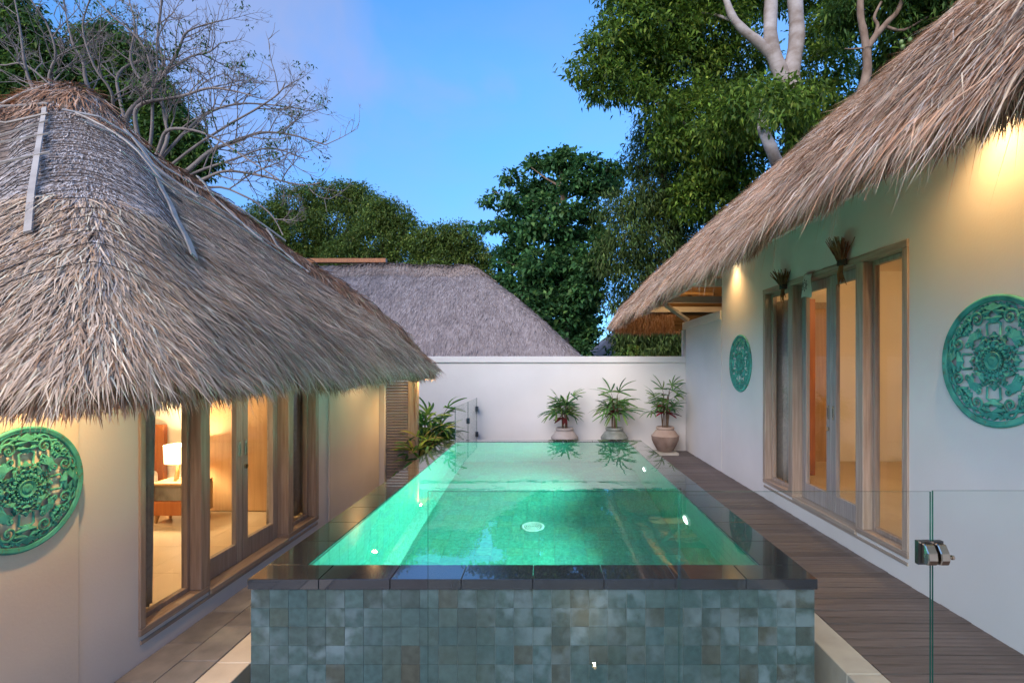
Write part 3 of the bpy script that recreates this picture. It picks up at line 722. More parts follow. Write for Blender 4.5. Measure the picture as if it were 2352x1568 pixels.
def glazed_front(root, pr, xw, s, ys, z0, z1, inv):
    """xw wall face, s = -1 when the room lies at lower X; ys = outer, pane, post, doors, post, pane, outer edges"""
    def bx(x_out, x_in, y0, y1, za, zb):   # x measured inward from wall face
        a, b = xw + s*x_out, xw + s*x_in
        return (min(a,b), max(a,b), y0, y1, za, zb)
    a0, a1, b0, b1, c0, c1, d0, d1 = ys
    fr = obj('door_frame', None, root); fr.matrix_parent_inverse = inv
    for y0, y1 in ((a0, a1), (b0, b1), (c0, c1), (d0, d1)):
        boxo('post', bx(-.014, .14, y0, y1, z0+.05, z1-.06), M['wood'], fr, .004)
    boxo('head_rail', bx(-.016, .14, a0, d1, z1-.06, z1), M['wood_h'], fr, .004)
    boxo('bottom_rail', bx(-.015, .14, a0, b1, z0, z0+.049), M['wood_h'], fr, .004)
    boxo('bottom_rail', bx(-.015, .14, c0, d1, z0, z0+.049), M['wood_h'], fr, .004)
    boxo('sill', bx(-.02, .16, b1+.001, c0-.001, z0-.03, z0+.012), M['sill'], fr, .004)
    boxo('sill', bx(-.008, .10, a0+.01, d1-.01, z0-.06, z0-.031), M['sill'], fr, .003)
    for y0, y1 in ((a1, b0), (c1, d0)):
        w = obj('window', None, root); w.matrix_parent_inverse = inv
        f = MB()
        f.box(*bx(.07, .115, y0+.002, y0+.032, z0+.05, z1-.062)); f.box(*bx(.07, .115, y1-.032, y1-.002, z0+.05, z1-.062))
        f.box(*bx(.07, .115, y0+.032, y1-.032, z0+.05, z0+.085)); f.box(*bx(.07, .115, y0+.032, y1-.032, z1-.10, z1-.062))
        part('window_frame', f, M['wood'], w, bevel=.002)
        x = xw + s*.095
        part('pane', MB().add([(x,y0+.03,z0+.08),(x,y1-.03,z0+.08),(x,y1-.03,z1-.09),(x,y0+.03,z1-.09)], [(0,1,2,3)]), M['pane'], w)
    mid = (b1+c0)/2
    for k, (y0, y1) in enumerate(((b1+.004, mid-.002), (mid+.002, c0-.004))):
        d = obj('door_leaf', None, root); d.matrix_parent_inverse = inv
        st = .085; zb = z0+.016; zt = z1-.064
        for q, (ya, yb) in enumerate(((y0, y0+st), (y1-st, y1))):
            boxo('stile', bx(.095, .14, ya, yb, zb, zt), M['door_wood'], d, .003)
        boxo('rail', bx(.096, .139, y0+st, y1-st, zb, zb+.17), M['door_wood'], d, .003)
        boxo('rail', bx(.096, .139, y0+st, y1-st, zt-.10, zt), M['door_wood'], d, .003)
        x = xw + s*.118
        part('pane', MB().add([(x,y0+st-.005,zb+.165),(x,y1-st+.005,zb+.165),(x,y1-st+.005,zt-.095),(x,y0+st-.005,zt-.095)], [(0,1,2,3)]), M['pane'], d)
        yh = (y1-st/2) if k == 0 else (y0+st/2)
        zh = z0 + 1.02
        h = MB(); h.box(*bx(.088, .0945, yh-.014, yh+.014, zh-.07, zh+.07)); part('handle', h, M['chrome'], d, bevel=.003)
        h = MB(); h.box(*bx(.0875, .0884, yh-.006, yh+.006, zh-.045, zh+.045)); part('handle_recess', h, M['rubber'], d)
        if k == 1:
            lk_ = MB(); lk_.tube([(xw+s*.096, yh, zh-.17), (xw+s*.08, yh, zh-.17)], .021, 14); part('lock', lk_, M['chrome'], d)
LYS = (OY0, 3.345, 3.875, 3.98, 5.18, 5.285, 5.79, OY1)
glazed_front(lv, None, XWL, -1, LYS, OZ0, OZ1, linv)

# bedroom furniture
def curtain(name, label, x, y0, y1, z0, z1, amp, n, grp=None, flare=0, s=1):
    b = MB(); m = n*8; rows = 8; vs = []; fs = []
    for r in range(rows+1):
        v = r/rows
        for i in range(m+1):
            u = i/m
            yy = y0 + (y1-y0)*u; 
            yy += flare*(1-v)*u
            vs.append((x + amp*math.sin(u*n*2*math.pi + .6*math.sin(3*u*5)+ .3*v)*(1 if r else .9) + .006*math.sin(9*u+4*v), yy, z0 + (z1-z0)*v))
    for r in range(rows):
        for i in range(m): fs.append((r*(m+1)+i, r*(m+1)+i+1, (r+1)*(m+1)+i+1, (r+1)*(m+1)+i))
    b.add(vs, fs); o = part(name, b, M['curtain'], None, True)
    so_ = o.modifiers.new('thickness', 'SOLIDIFY'); so_.thickness = .004
    return tag(o, label, 'curtain', grp)
curtain('curtain', 'grey linen curtain drawn aside at the near pane of the bedroom', XWL-.26, 3.44, 3.78, -.04, 2.16, .035, 4, 'curtains', -.05)
curtain('curtain', 'grey linen curtain filling the far pane of the bedroom', XWL-.28, 5.30, 6.20, -.04, 2.16, .035, 6, 'curtains')

ns = thing('nightstand', 'low teak nightstand with a grey marble shelf beside the bed', 'nightstand', (-4.16, 5.87, -.06))
b = MB().box(-.245, .245, -.23, .09, .43, .46); part('top', b, M['warm_wood'], ns, bevel=.006)
for sx_ in (-1, 1):
    b = MB().box(min(sx_*.245, sx_*.22), max(sx_*.245, sx_*.22), -.23, .09, .10, .429); part('side_panel', b, M['warm_wood'], ns, bevel=.004)
b = MB().box(-.219, .219, -.20, .08, .26, .428); part('marble_panel', b, M['marble'], ns)
b = MB().box(-.219, .219, -.225, .08, .10, .255); part('drawer', b, M['red_wood'], ns, bevel=.004)
for sx_ in (-1, 1):
    for sy_ in (-1, 1):
        part('leg', MB().tube([(sx_*.21, sy_*.10-.06, .10), (sx_*.225, sy_*.11-.06, 0)], [.025,.016], 8), M['warm_wood'], ns)
tl = thing('table_lamp', 'lit table lamp with cream drum shade and splayed wooden legs', 'lamp', (-4.20, 5.82, .40))
part('lamp_shade', MB().lathe([(.150,.20),(.158,.40)][::1], n=32), M['shade'], tl, True)
for a in range(3):
    an = a*2.094 + .5
    part('leg', MB().tube([(.075*math.cos(an), .075*math.sin(an), 0), (.018*math.cos(an), .018*math.sin(an), .24)], [.021,.016], 4), M['warm_wood'], tl)
part('bulb', MB().lathe([(0,.25),(.028,.27),(.034,.30),(.02,.335),(0,.34)], n=14), M['bulb'], tl, True)
lamp('POINT', (0, 0, .31), 60, (1,.78,.48), .05, tl)
bed = thing('bed', 'white made bed with a teak headboard in the left bedroom', 'bed', (-5.52, 5.2, -.06))
part('headboard', MB().box(-.9, .88, .95, 1.02, 0, 1.05), M['red_wood'], bed, bevel=.006)
part('base', MB().box(-.85, .85, -1.0, .94, .08, .28), M['warm_wood'], bed, bevel=.006)
m_ = part('mattress', MB().box(-.86, .86, -1.0, .93, .285, .52), M['linen'], bed); bv = m_.modifiers.new('b', 'BEVEL'); bv.width = .06; bv.segments = 3
for sx_ in (-.42, .42):
    p_ = part('pillow', MB().box(sx_-.34, sx_+.34, .45, .88, .525, .68), M['linen'], bed, True); bv = p_.modifiers.new('b', 'BEVEL'); bv.width = .07; bv.segments = 4
dr_ = thing('wardrobe', 'tall warm teak wardrobe doors on the bedroom far wall', 'wardrobe', (-3.7, 6.2, -.06))
part('cabinet', MB().box(-.70, .75, -.02, .03, .0, 2.25), M['warm_wood'], dr_)
for i in range(2): part('door', MB().box(-.695+i*.723, .02+i*.723, -.045, -.021, .012, 2.24), M['warm_wood'], dr_, bevel=.003)
part('handle', MB().tube([(-.62,-.047,1.05),(-.62,-.085,1.05),(-.50,-.085,1.05)], .009, 8), M['chrome'], dr_)

# room light, left (ceiling downlight)
cl = thing('ceiling_light', 'warm ceiling light inside the left bedroom', 'light', (-4.6, 4.3, 2.30), 'warm room lights')
part('diffuser', MB().lathe([(0,-.02),(.10,-.02),(.12,0)], n=24), M['bulb'], cl)
lamp('POINT', (0, 0, -.12), 28, (1,.77,.50), .12, cl)

# ================================================================== right villa
rv = thing('thatched_villa', 'right villa with tan shaggy thatched roof and white wall along the deck', 'villa', (5, 4.0, 0))
rinv = Matrix.Translation(-Vector(rv.location))
def rp(name, mb, m, parent=None, **k):
    o = part(name, mb, m, parent or rv, **k)
    if parent is None: o.matrix_parent_inverse = rinv
    return o
REX, RFY, REZ, RT, RRX = 1.60, 12.75, 2.96, .865, 4.75
def rD(X, Y):
    return smin(smin(X-REX, RFY-Y, .75), (2*RRX-REX)-X, .3)
def rH(X, Y):
    D = rD(X, Y)
    return REZ + RT*D - .16*np.exp(-np.maximum(D, 0)/.28) + .03*np.sin(Y*2.1+X) + .018*np.sin(6*Y-4*X) + .10*np.sin(np.clip(D/3.1, 0, 1)*np.pi)
rroof = Roof(rD, rH, (1.55, 8.0, -2.5, 12.8), .075)
rr_ = rroof.bed(.2, [M['thatch_base'], M['reed']], 'roof', rv); rr_.matrix_parent_inverse = rinv
pt = [3,2.6,2.6,2,2.2,1.6,1]
X, Y = sample(rroof, 1.6, 5.0, 1.2, 12.75, 140000, 4.5, 1.15)
A = roof_strands(rroof, X, Y, .2, .46, .0068, TAN+GREY[:3], pt+[1.5,1,1.5], .13, .02)
tuftmesh('thatch', [A], rr_)
X, Y = sample_rim(rroof, 1.6, 5.0, 1.2, 12.75, 26000, .9, 4, 1.2)
A1 = roof_strands(rroof, X, Y, .24, .52, .0075, TAN, pt, .17, .03)
X, Y = sample_rim(rroof, 1.6, 5.0, 1.2, 12.75, 14000, .2, 4, 1.0)
A2 = roof_strands(rroof, X, Y, .14, .34, .009, TAN, pt, .28, .03, True, .1)
X, Y = sample_rim(rroof, 1.6, 5.0, 1.2, 12.75, 7000, .05, 4, 1.0)
A3 = roof_strands(rroof, X, Y, .1, .24, .011, TAN, [2,2,1.4,2.4,1,1.6,1.6], .4, .0, True, .1, drop=.06)
X, Y = sample_rim(rroof, 1.6, 5.0, 1.2, 12.75, 5000, .05, 4, 1.0)
A4 = roof_strands(rroof, X, Y, .08, .18, .011, BROWN, [3,2,2,1.5,.8], .35, .0, True, .1, drop=.12)
X, Y = sample_rim(rroof, 1.6, 3.0, 1.2, 9, 260, .3, 3, 1.5)
A5 = roof_strands(rroof, X, Y, .22, .5, .0055, TAN, pt, .5, .0, True, .25, drop=.02)
tuftmesh('eave_fringe', [A1, A2, A3, A4, A5], rr_, 'long loose tan leaves hanging from the eave')
# thatch tail folded under the far corner
X = rng.uniform(1.55, 3.1, 9000); Yq = RFY - rng.uniform(0, .35, 9000); k = rD(X, Yq) > 0; X, Yq = X[k], Yq[k]
n_ = len(X); root = np.stack([X, Yq, rH(X, Yq)-.06], 1)
d_ = norm(np.stack([rng.normal(-.15, .2, n_), rng.normal(-.25, .12, n_), np.full(n_, -1.)], 1))
A = strands(root, d_, norm(np.stack([np.zeros(n_), -np.ones(n_), np.zeros(n_)], 1)), rng.uniform(.10, .26, n_), rng.uniform(.012, .024, n_), BROWN, [3,3,1.5,2,.5], .1)
tuftmesh('under_fringe', [A], rr_, 'brown thatch butts under the far eave end')

# under-eave timber
def undz(x, y): return float(rH(np.array(x), np.array(y))) - .22
for y in np.arange(2.0, 10.4, .55):
    pts = [(x, y, undz(x, y)-.02) for x in (1.74, 2.2, 2.78)]
    rp('rafter', MB().tube(pts, .035, 8), M['rafter'], rr_)
for y in np.arange(8.5, 12.3, .5):
    if y < 10.4: pts = [(x, y+.12, undz(x, y+.12)-.02) for x in (2.82, 3.4, 4.0, 4.6)]
    else: pts = [(x, y, undz(x, y)-.02) for x in (2.0, 2.6, 3.2, 3.9)]
    rp('rafter', MB().tube(pts, .035, 8), M['rafter'], rr_)
for y, x0, z in ((8.45, 2.3, 3.02), (10.45, 2.35, 3.00), (12.1, 2.4, 2.98)):
    rp('tie_beam', MB().box(x0, 6.5, y-.05, y+.05, z, z+.13), M['beam'], rr_, bevel=.006)
rp('wall_plate', MB().box(2.30, 2.40, 8.51, 12.05, 2.99, 3.10), M['beam'], rr_, bevel=.006)
rp('eave_board', MB().box(1.86, 1.89, 1.0, 10.3, 2.74, 2.86), M['beam'], rr_)
# brace
rp('brace', MB().tube([(2.38, 10.46, 2.99), (2.86, 10.36, 2.62)], .05, 4), M['beam'], rr_)

QY0, QY1, QZ0, QZ1 = 3.947, 6.60, .20, 2.68
mb = MB()
mb.box(XWR, XWR+TH, -1.5, QY0, -.3, 3.72); mb.box(XWR, XWR+TH, QY1, 8.19, -.3, 3.72)
mb.box(XWR, XWR+TH, QY0, QY1, -.3, QZ0-.0); mb.box(XWR, XWR+TH, QY0, QY1, QZ1, 3.72)
mb.box(XWR+TH, 6.6, 8.06, 8.189, -.3, 3.72)
rp('wall', mb, M['plaster'])
mb = MB().box(XWR+TH+.002, 6.6, 8.045, 8.058, .2, 3.2); mb.box(6.4, 6.55, 1.2, 8.04, .2, 3.2); mb.box(XWR+TH, 6.6, 1.1, 1.2, .2, 3.2)
rp('room_lining', mb, M['room_plaster'])
rp('ceiling', MB().box(XWR+TH+.002, 6.6, 1.2, 8.05, 3.2, 3.28), M['room_plaster'])
fl = rp('floor', MB().box(XWR+.1, 6.5, 1.2, 8.04, -.1, .194), M['grout'])
for i in range(6):
    for j in range(11):
        x0, y0 = XWR+.11 + i*.6, 1.22 + j*.62
        rp('floor_tile', MB().box(x0, min(x0+.597, 6.39), y0, min(y0+.617, 8.04), .194, .2), M['room_floor'], fl)
RYS = (QY0, 4.01, 4.503, 4.614, 5.80, 5.90, 6.53, QY1)
glazed_front(rv, None, XWR, 1, RYS, QZ0, QZ1, rinv)
curtain('curtain', 'pale curtain behind the far pane of the right villa', XWR+.28, 6.05, 7.12, .22, 2.55, .03, 7, 'curtains')
dp = thing('interior_door', 'red timber door standing open inside the right villa', 'door', (3.62, 7.0, .2))
part('door_leaf', MB().box(-.06, .06, 0, .9, 0, 2.42), M['red_wood'], dp, bevel=.005)
part('handle', MB().tube([(-.06,.06,1.0),(-.11,.06,1.0),(-.11,.16,1.0)], .01, 8), M['chrome'], dp)
df_ = thing('door_surround', 'pale timber doorway surround on the far wall inside the right villa', 'door frame', (4.0, 8.0, .2))
part('jamb', MB().box(-.42, -.34, 0, .04, 0, 2.4), M['wood'], df_); part('jamb', MB().box(.48, .56, 0, .04, 0, 2.4), M['wood'], df_)
part('lintel', MB().box(-.45, .59, -.005, .04, 2.402, 2.50), M['wood_h'], df_)
part('door_panel', MB().box(-.338, .478, .012, .035, 0, 2.4), M['warm_wood'], df_)
cl = thing('ceiling_light', 'warm ceiling light inside the right villa', 'light', (4.9, 5.0, 3.19), 'warm room lights')
part('diffuser', MB().lathe([(0,-.02),(.10,-.02),(.12,0)], n=24), M['bulb'], cl)
lamp('POINT', (0, 0, -.15), 30, (1,.60,.28), .12, cl)

# eave downlights
def eave_light(loc, label, e, blend=.9, size=130, tilt=0, grp='eave downlights'):
    t = thing('eave_light', label, 'light', loc, grp)
    part('housing', MB().lathe([(0,.11),(.045,.11),(.05,.0),(.042,.0)], n=20), M['steel'], t, True)
    part('lens', MB().lathe([(0,.012),(.041,.012)], n=20), M['bulb'], t)
    if not size: lamp('POINT', (0, .12, .07), e, (1,.62,.27), .04, t)
    else: lamp('SPOT', (0, 0, -.01), e, (1,.56,.21), .03, t, spot_size=R(size), spot_blend=blend, rot=(0, tilt, 0))
eave_light((2.66, 3.1, 3.34), 'eave downlight washing the right wall above the large medallion', 62, tilt=R(32), size=150)
eave_light((2.68, 7.55, 3.30), 'eave downlight over the far medallion on the right wall', 45, tilt=R(25))
eave_light((2.95, 10.58, 3.06), 'downlight under the far roof end, above the tan pot', 24, size=0)
eave_light((-2.38, 2.55, 1.98), 'eave downlight above the left medallion', 46, tilt=R(-15), size=150)
eave_light((-2.30, 4.6, 1.98), 'eave downlight above the glazed doors on the left', 14, tilt=R(-20), size=150)
eave_light((-2.38, 7.0, 1.98), 'eave downlight on the left wall near the louvred door', 22, tilt=R(-20), size=150)
eave_light((-1.98, 8.0, 1.60), 'small downlight over the palm beside the louvred door', 26, size=150)

# ================================================================== straw charms and cloth above the right doors
def charm(y, z, label, h):
    t = thing('straw_charm', label, 'charm', (XWR-.05, y, z), 'straw bundles tied over the right doors')
    b = MB()
    for i in range(46):
        a = random.uniform(-.30, .30); q = random.uniform(-.12, .10)
        l_ = h*random.uniform(.75, 1.05)
        sp = .30 if i % 3 else .45
        b.tube([(random.uniform(-.02,.015), random.uniform(-.03,.03), -.02), (q*.4-.01, a*.25, l_*.45), (q*.9-.02, a*sp*1.1, l_)], [.007,.006,.003], 4, cap=False)
    part('straw', b, M['straw'], t)
    b = MB()
    for i in range(16):
        a = random.uniform(-.05, .05)
        b.tube([(random.uniform(-.02,.01), random.uniform(-.025,.025), 0), (random.uniform(-.03,.01), a*.7, -h*.45), (random.uniform(-.02,.02), a, -h*random.uniform(.6,.95))], [.008,.007,.003], 4, cap=False)
    part('tail', b, M['straw'], t)
    b = MB()
    for q in range(3):
        b.tube([(.035*math.cos(k*.785)-.0, .045*math.sin(k*.785), .02-q*.018+.004*math.sin(k)) for k in range(9)], .009, 5)
    part('binding', b, M['cord'], t)
charm(5.95, 2.62, 'smaller dark straw bundle tied over the left end of the doors', .20)
charm(4.76, 2.66, 'larger frayed straw bundle tied over the right end of the doors', .24)
cl_ = thing('talisman_cloth', 'small white cloth printed with a grey sun emblem over the doors', 'cloth', (XWR-.03, 5.42, 2.68))
b = MB(); vs = []; fs = []
for r in range(9):
    for c in range(7):
        u, v = c/6, r/8
        vs.append((-.004-.012*math.sin(u*5+v*3)-.01*v, -.10+.2*u+.012*math.sin(v*6), -.0-.25*v-.012*math.sin(u*6)))
for r in range(8):
    for c in range(6): fs.append((r*7+c, r*7+c+1, r*7+c+8, r*7+c+7))
b.add(vs, fs); o = part('cloth_sheet', b, M['cloth'], cl_, True); sm = o.modifiers.new('t', 'SOLIDIFY'); sm.thickness = .003
b = MB()
def ringpts(r, n=28): return [(-.038, r*math.cos(2*math.pi*k/n), -.125+r*math.sin(2*math.pi*k/n)) for k in range(n+1)]
b.tube(ringpts(.028), .004, 4); b.tube(ringpts(.045), .003, 4)
for k in range(8):
    a = k*math.pi/4; b.tube([(-.038, .05*math.cos(a), -.125+.05*math.sin(a)), (-.038, .066*math.cos(a), -.125+.066*math.sin(a))], .004, 4)
part('sun_emblem', b, M['ink'], cl_)

# ================================================================== medallions
def leaf_poly(L_, Wd, lobes=3):
    pts = [(0, 0)]
    up = []
    for i in range(lobes):
        t0 = .12 + i*.72/lobes
        w = Wd*(.75 + .35*math.sin(math.pi*(i+.6)/lobes))
        up += [(t0*L_+.02*L_, w*.45), (t0*L_+.14*L_, w), (t0*L_+.26*L_, w*.82), (t0*L_+.24*L_, w*.50)]
    up.append((L_, 0)); pts += up + [(x, -y) for x, y in reversed(up[:-1])]
    return pts
def relief(b, poly, ang, r0, z0, z1, ridge, mirror=1):
    """solid lobed leaf with a raised spine, laid in the XY disc plane, pointing along ang"""
    c, s_ = math.cos(ang), math.sin(ang)
    n = len(poly)
    T_ = lambda x, y, z: ((r0+x)*c - y*s_*mirror, (r0+x)*s_ + y*c*mirror, z)
    Lm = max(p[0] for p in poly)
    vs = [T_(x, y, z0) for x, y in poly] + [T_(x, y, z1 - .004*(i % 2)) for i, (x, y) in enumerate(poly)]
    cen = len(vs); vs += [T_(Lm*.25, 0, z1+ridge), T_(Lm*.6, 0, z1+ridge*.8)]
    fs = [(i, (i+1) % n, n+(i+1) % n, n+i) for i in range(n)]
    for i in range(n):
        j = (i+1) % n; mx_ = (poly[i][0]+poly[j][0])/2
        fs.append((n+i, n+j, cen if mx_ < Lm*.42 else cen+1))
    b.add(vs, fs)
def scroll(b, cx, cy, r0, turns, a0, sgn, z, th):
    pts, rad = [], []
    N_ = 22
    for k in range(N_):
        t = k/(N_-1); r = r0*(1-.86*t); a = a0 + sgn*turns*2*math.pi*t
        pts.append((cx + r*math.cos(a), cy + r*math.sin(a), z + .008*t)); rad.append(th*(1-.35*t))
    b.tube(pts, rad, 6)
    b.tube([(cx, cy, z-.006), (cx, cy, z+.014)], th*1.05, 8)
def arc(b, r, a0, a1, z, th, bow=0):
    n = 12; b.tube([((r+bow*math.sin(math.pi*k/(n-1)))*math.cos(a0+(a1-a0)*k/(n-1)), (r+bow*math.sin(math.pi*k/(n-1)))*math.sin(a0+(a1-a0)*k/(n-1)), z) for k in range(n)], th, 6)
MR = .415
med = {}
b = MB().lathe([(.375,.0),(.375,.018),(.383,.026),(.392,.022),(.398,.03),(.408,.028),(.415,.018),(.415,.0),(.375,0)], n=72); med['rim'] = b.mesh('rim', M['carve'], True)
b = MB().lathe([(0,.034),(.02,.036),(.033,.03),(.036,.024),(.046,.030),(.056,.034),(.06,.024),(.06,0)], n=28)
for k in range(20):
    a = k*2*math.pi/20
    relief(b, [(0,0),(.015,.010),(.038,.0125),(.045,.006),(.047,0),(.045,-.006),(.038,-.0125),(.015,-.010)], a, .058, 0, .026, .006)
med['rosette'] = b.mesh('rosette', M['carve'])
def leafmesh(L_, Wd, lobes, r0, th, ridge):
    b = MB(); relief(b, leaf_poly(L_, Wd, lobes), 0, r0, 0, th, ridge); return b.mesh('acanthus_leaf', M['carve'])
lm_a, lm_b, lm_c = leafmesh(.085,.034,2,.10,.024,.012), leafmesh(.15,.055,4,.10,.024,.012), leafmesh(.07,.022,2,.10,.018,.008)
lm_d, lm_e, lm_f = leafmesh(.075,.024,2,.295,.020,.010), leafmesh(.06,.022,2,.305,.022,.010), leafmesh(.10,.022,2,.262,.022,.010)
b = MB(); relief(b, leaf_poly(.135, .072, 3), 0, .235, .0, .028, .014); pal_me = b.mesh('palmette', M['carve'])
b = MB(); b.tube([(.16,-.045,.016),(.235,-.05,.016),(.245,-.03,.016),(.245,0,.016),(.245,.03,.016),(.235,.05,.016),(.16,.045,.016)], .008, 6); loop_me = b.mesh('loop', M['carve'], True)
scr = {}
for sgn in (-1, 1):
    for q, (rr0, a_, r_, tn, ao, th) in enumerate(((.292, .42, .052, 1.5, 1.2*sgn, .010), (.325, .68, .033, 1.3, 2.6, .009), (.215, .50, .03, 1.2, math.pi, .008))):
        b = MB(); a = sgn*a_; scroll(b, rr0*math.cos(a), rr0*math.sin(a), r_, tn, a+ao, -sgn if q != 1 else sgn, .018, th); scr[(sgn, q)] = b.mesh('scroll', M['carve'], True)
    b = MB(); arc(b, .362, sgn*.12, sgn*.62, .014, .010, -.03); scr[(sgn, 3)] = b.mesh('tendril', M['carve'], True)
    b = MB(); arc(b, .335, sgn*.20, sgn*.50, .014, .008, .03); scr[(sgn, 4)] = b.mesh('tendril', M['carve'], True)
med_parts = []
for k in range(8):
    a = k*math.pi/4
    med_parts += [('acanthus_leaf', lm_a if k % 2 == 0 else lm_b, a), ('acanthus_leaf', lm_c, a+math.pi/8)]
for k in range(4):
    a = k*math.pi/2
    med_parts += [('palmette', pal_me, a), ('loop', loop_me, a)]
    for sgn in (-1, 1):
        med_parts += [('acanthus_leaf', lm_d, a+sgn*.24), ('acanthus_leaf', lm_e, a+sgn*.62)]
        med_parts += [('scroll' if q < 3 else 'tendril', scr[(sgn, q)], a) for q in range(5)]
    med_parts += [('acanthus_leaf', lm_f, a+math.pi/4+(q-1)*.09) for q in range(3)]
def medallion(loc, s, rz, label):
    t = thing('wall_medallion', label, 'wall carving', loc, 'carved green wall medallions')
    t.rotation_euler = (R(90), 0, rz); t.scale = (s, s, s*.68)
    for k_, me in med.items():
        obj(k_, me, t)
    for k_, me, a in med_parts:
        o = obj(k_, me, t); o.rotation_euler = (0, 0, a)
medallion((XWR-.002, 1.137*2.8, CZ+(842-829)/F*1.137*2.8), 1.0, R(-90), 'large openwork green medallion on the right wall, cut by the photo edge')
medallion((XWR-.002, 7.395, CZ+(842-834)/F*7.395), 1.0, R(-90), 'green medallion seen narrow at the far end of the right wall, left of the doors')
medallion((XWL+.024, 2.558, CZ+(842-1122)/F*2.558), .755, R(90), 'round carved green medallion on the left wall beneath the eave')

# ================================================================== louvred door
ld = thing('louvred_door', 'timber louvred door at the end of the left villa', 'door', (-2.42, 8.02, GL))
x0, x1, zt = -.32, .32, 1.82
for a, c in ((x0, x0+.10), (x1-.10, x1)):
    part('stile', MB().box(a, c, 0, .05, 0.02, zt), M['wood'], ld, bevel=.003)
part('rail', MB().box(x0+.10, x1-.10, .001, .049, .02, .14), M['wood'], ld); part('rail', MB().box(x0+.10, x1-.10, .001, .049, zt-.12, zt), M['wood'], ld)
part('jamb', MB().box(x0-.055, x0-.004, -.01, .08, 0, zt+.06), M['wood'], ld, bevel=.003); part('jamb', MB().box(x1+.004, x1+.055, -.01, .08, 0, zt+.06), M['wood'], ld, bevel=.003)
lm = MB(); wsl = (x1-x0)/2-.098
lm.add([(-wsl,-.003,-.020),(wsl,-.003,-.020),(wsl,.040,.014),(-wsl,.040,.014),(-wsl,.003,-.026),(wsl,.003,-.026),(wsl,.046,.008),(-wsl,.046,.008)], [(0,1,2,3),(7,6,5,4),(0,4,5,1),(1,5,6,2),(2,6,7,3),(3,7,4,0)])
lmesh = lm.mesh('louvre_slat', M['door_wood'])
z = .17
while z < zt-.13: obj('louvre_slat', lmesh, ld, (0, .003, z)); z += .0455

# ================================================================== pots and palms
def pot(loc, label, m_up, m_lo, d=.52, h=.48):
    t = thing('clay_pot', label, 'pot', loc, 'clay pots along the boundary wall')
    s = d/2
    low = [(s*.50,0),(s*.58,.02),(s*.80,h*.25),(s*.97,h*.45),(s,h*.60),(s*.99,h*.63)]
    up = [(s*.99,h*.632),(s*.96,h*.66),(s*.72,h*.83),(s*.62,h*.87),(s*.62,h*.885)]
    rim = [(s*.62,h*.886),(s*.66,h*.91),(s*.66,h*.97),(s*.62,h),(s*.54,h*.99),(s*.52,h*.90)]
    part('bowl', MB().lathe(low, n=40), m_lo, t, True); part('shoulder', MB().lathe(up, n=40), m_up, t, True); part('rim', MB().lathe(rim, n=40), m_up, t, True)
    part('groove', MB().lathe([(s*1.002,h*.60),(s*1.012,h*.615),(s*1.002,h*.632)], n=40), m_lo, t, True)
    part('soil', MB().lathe([(0,h*.93),(s*.54,h*.93)], n=24), M['soil'], t)
    return t
# fan leaves
FANS = {}
def fan_mesh(name, n, L_, W_, spread, droop, cols, seed):
    rr = np.random.default_rng(seed); V = []; Q = []; C = []
    for i in range(n):
        a = (-spread/2 + spread*i/max(1, n-1)) + rr.normal(0, .07); l_ = L_*(1-.30*abs(a)/(spread/2+.01))*rr.uniform(.85, 1.1)
        c = np.array(cols[rr.integers(len(cols))])*rr.uniform(.8, 1.25)
        base = len(V); seg = 5; dz = rr.uniform(.7, 1.3)*droop
        for k in range(seg+1):
            u = k/seg; w = W_*(.35 + 1.2*u - 1.1*u*u)*(1 if u < .95 else .5)*.5
            r = l_*u; zz = .10*r - dz*l_*u*u
            dx, dy = math.cos(a), math.sin(a)
            V += [(r*dx+w*dy, r*dy-w*dx, zz+.15*w), (r*dx, r*dy, zz-.15*w), (r*dx-w*dy, r*dy+w*dx, zz+.15*w)]
            C += [c]*3
        for k in range(seg):
            q = base+k*3; Q += [(q, q+1, q+4, q+3), (q+1, q+2, q+5, q+4)]
    return bigmesh(name, np.array(V), [np.array(Q)], np.array(C), M['leaf'])
G1 = [(.08,.20,.065),(.12,.26,.07),(.06,.16,.07),(.16,.27,.065)]
G2 = [(.15,.31,.06),(.21,.37,.075),(.10,.23,.055),(.07,.19,.075)]
DK = [(.10,.022,.022),(.07,.025,.02),(.14,.03,.03)]; YL = [(.34,.36,.12),(.24,.30,.08)]
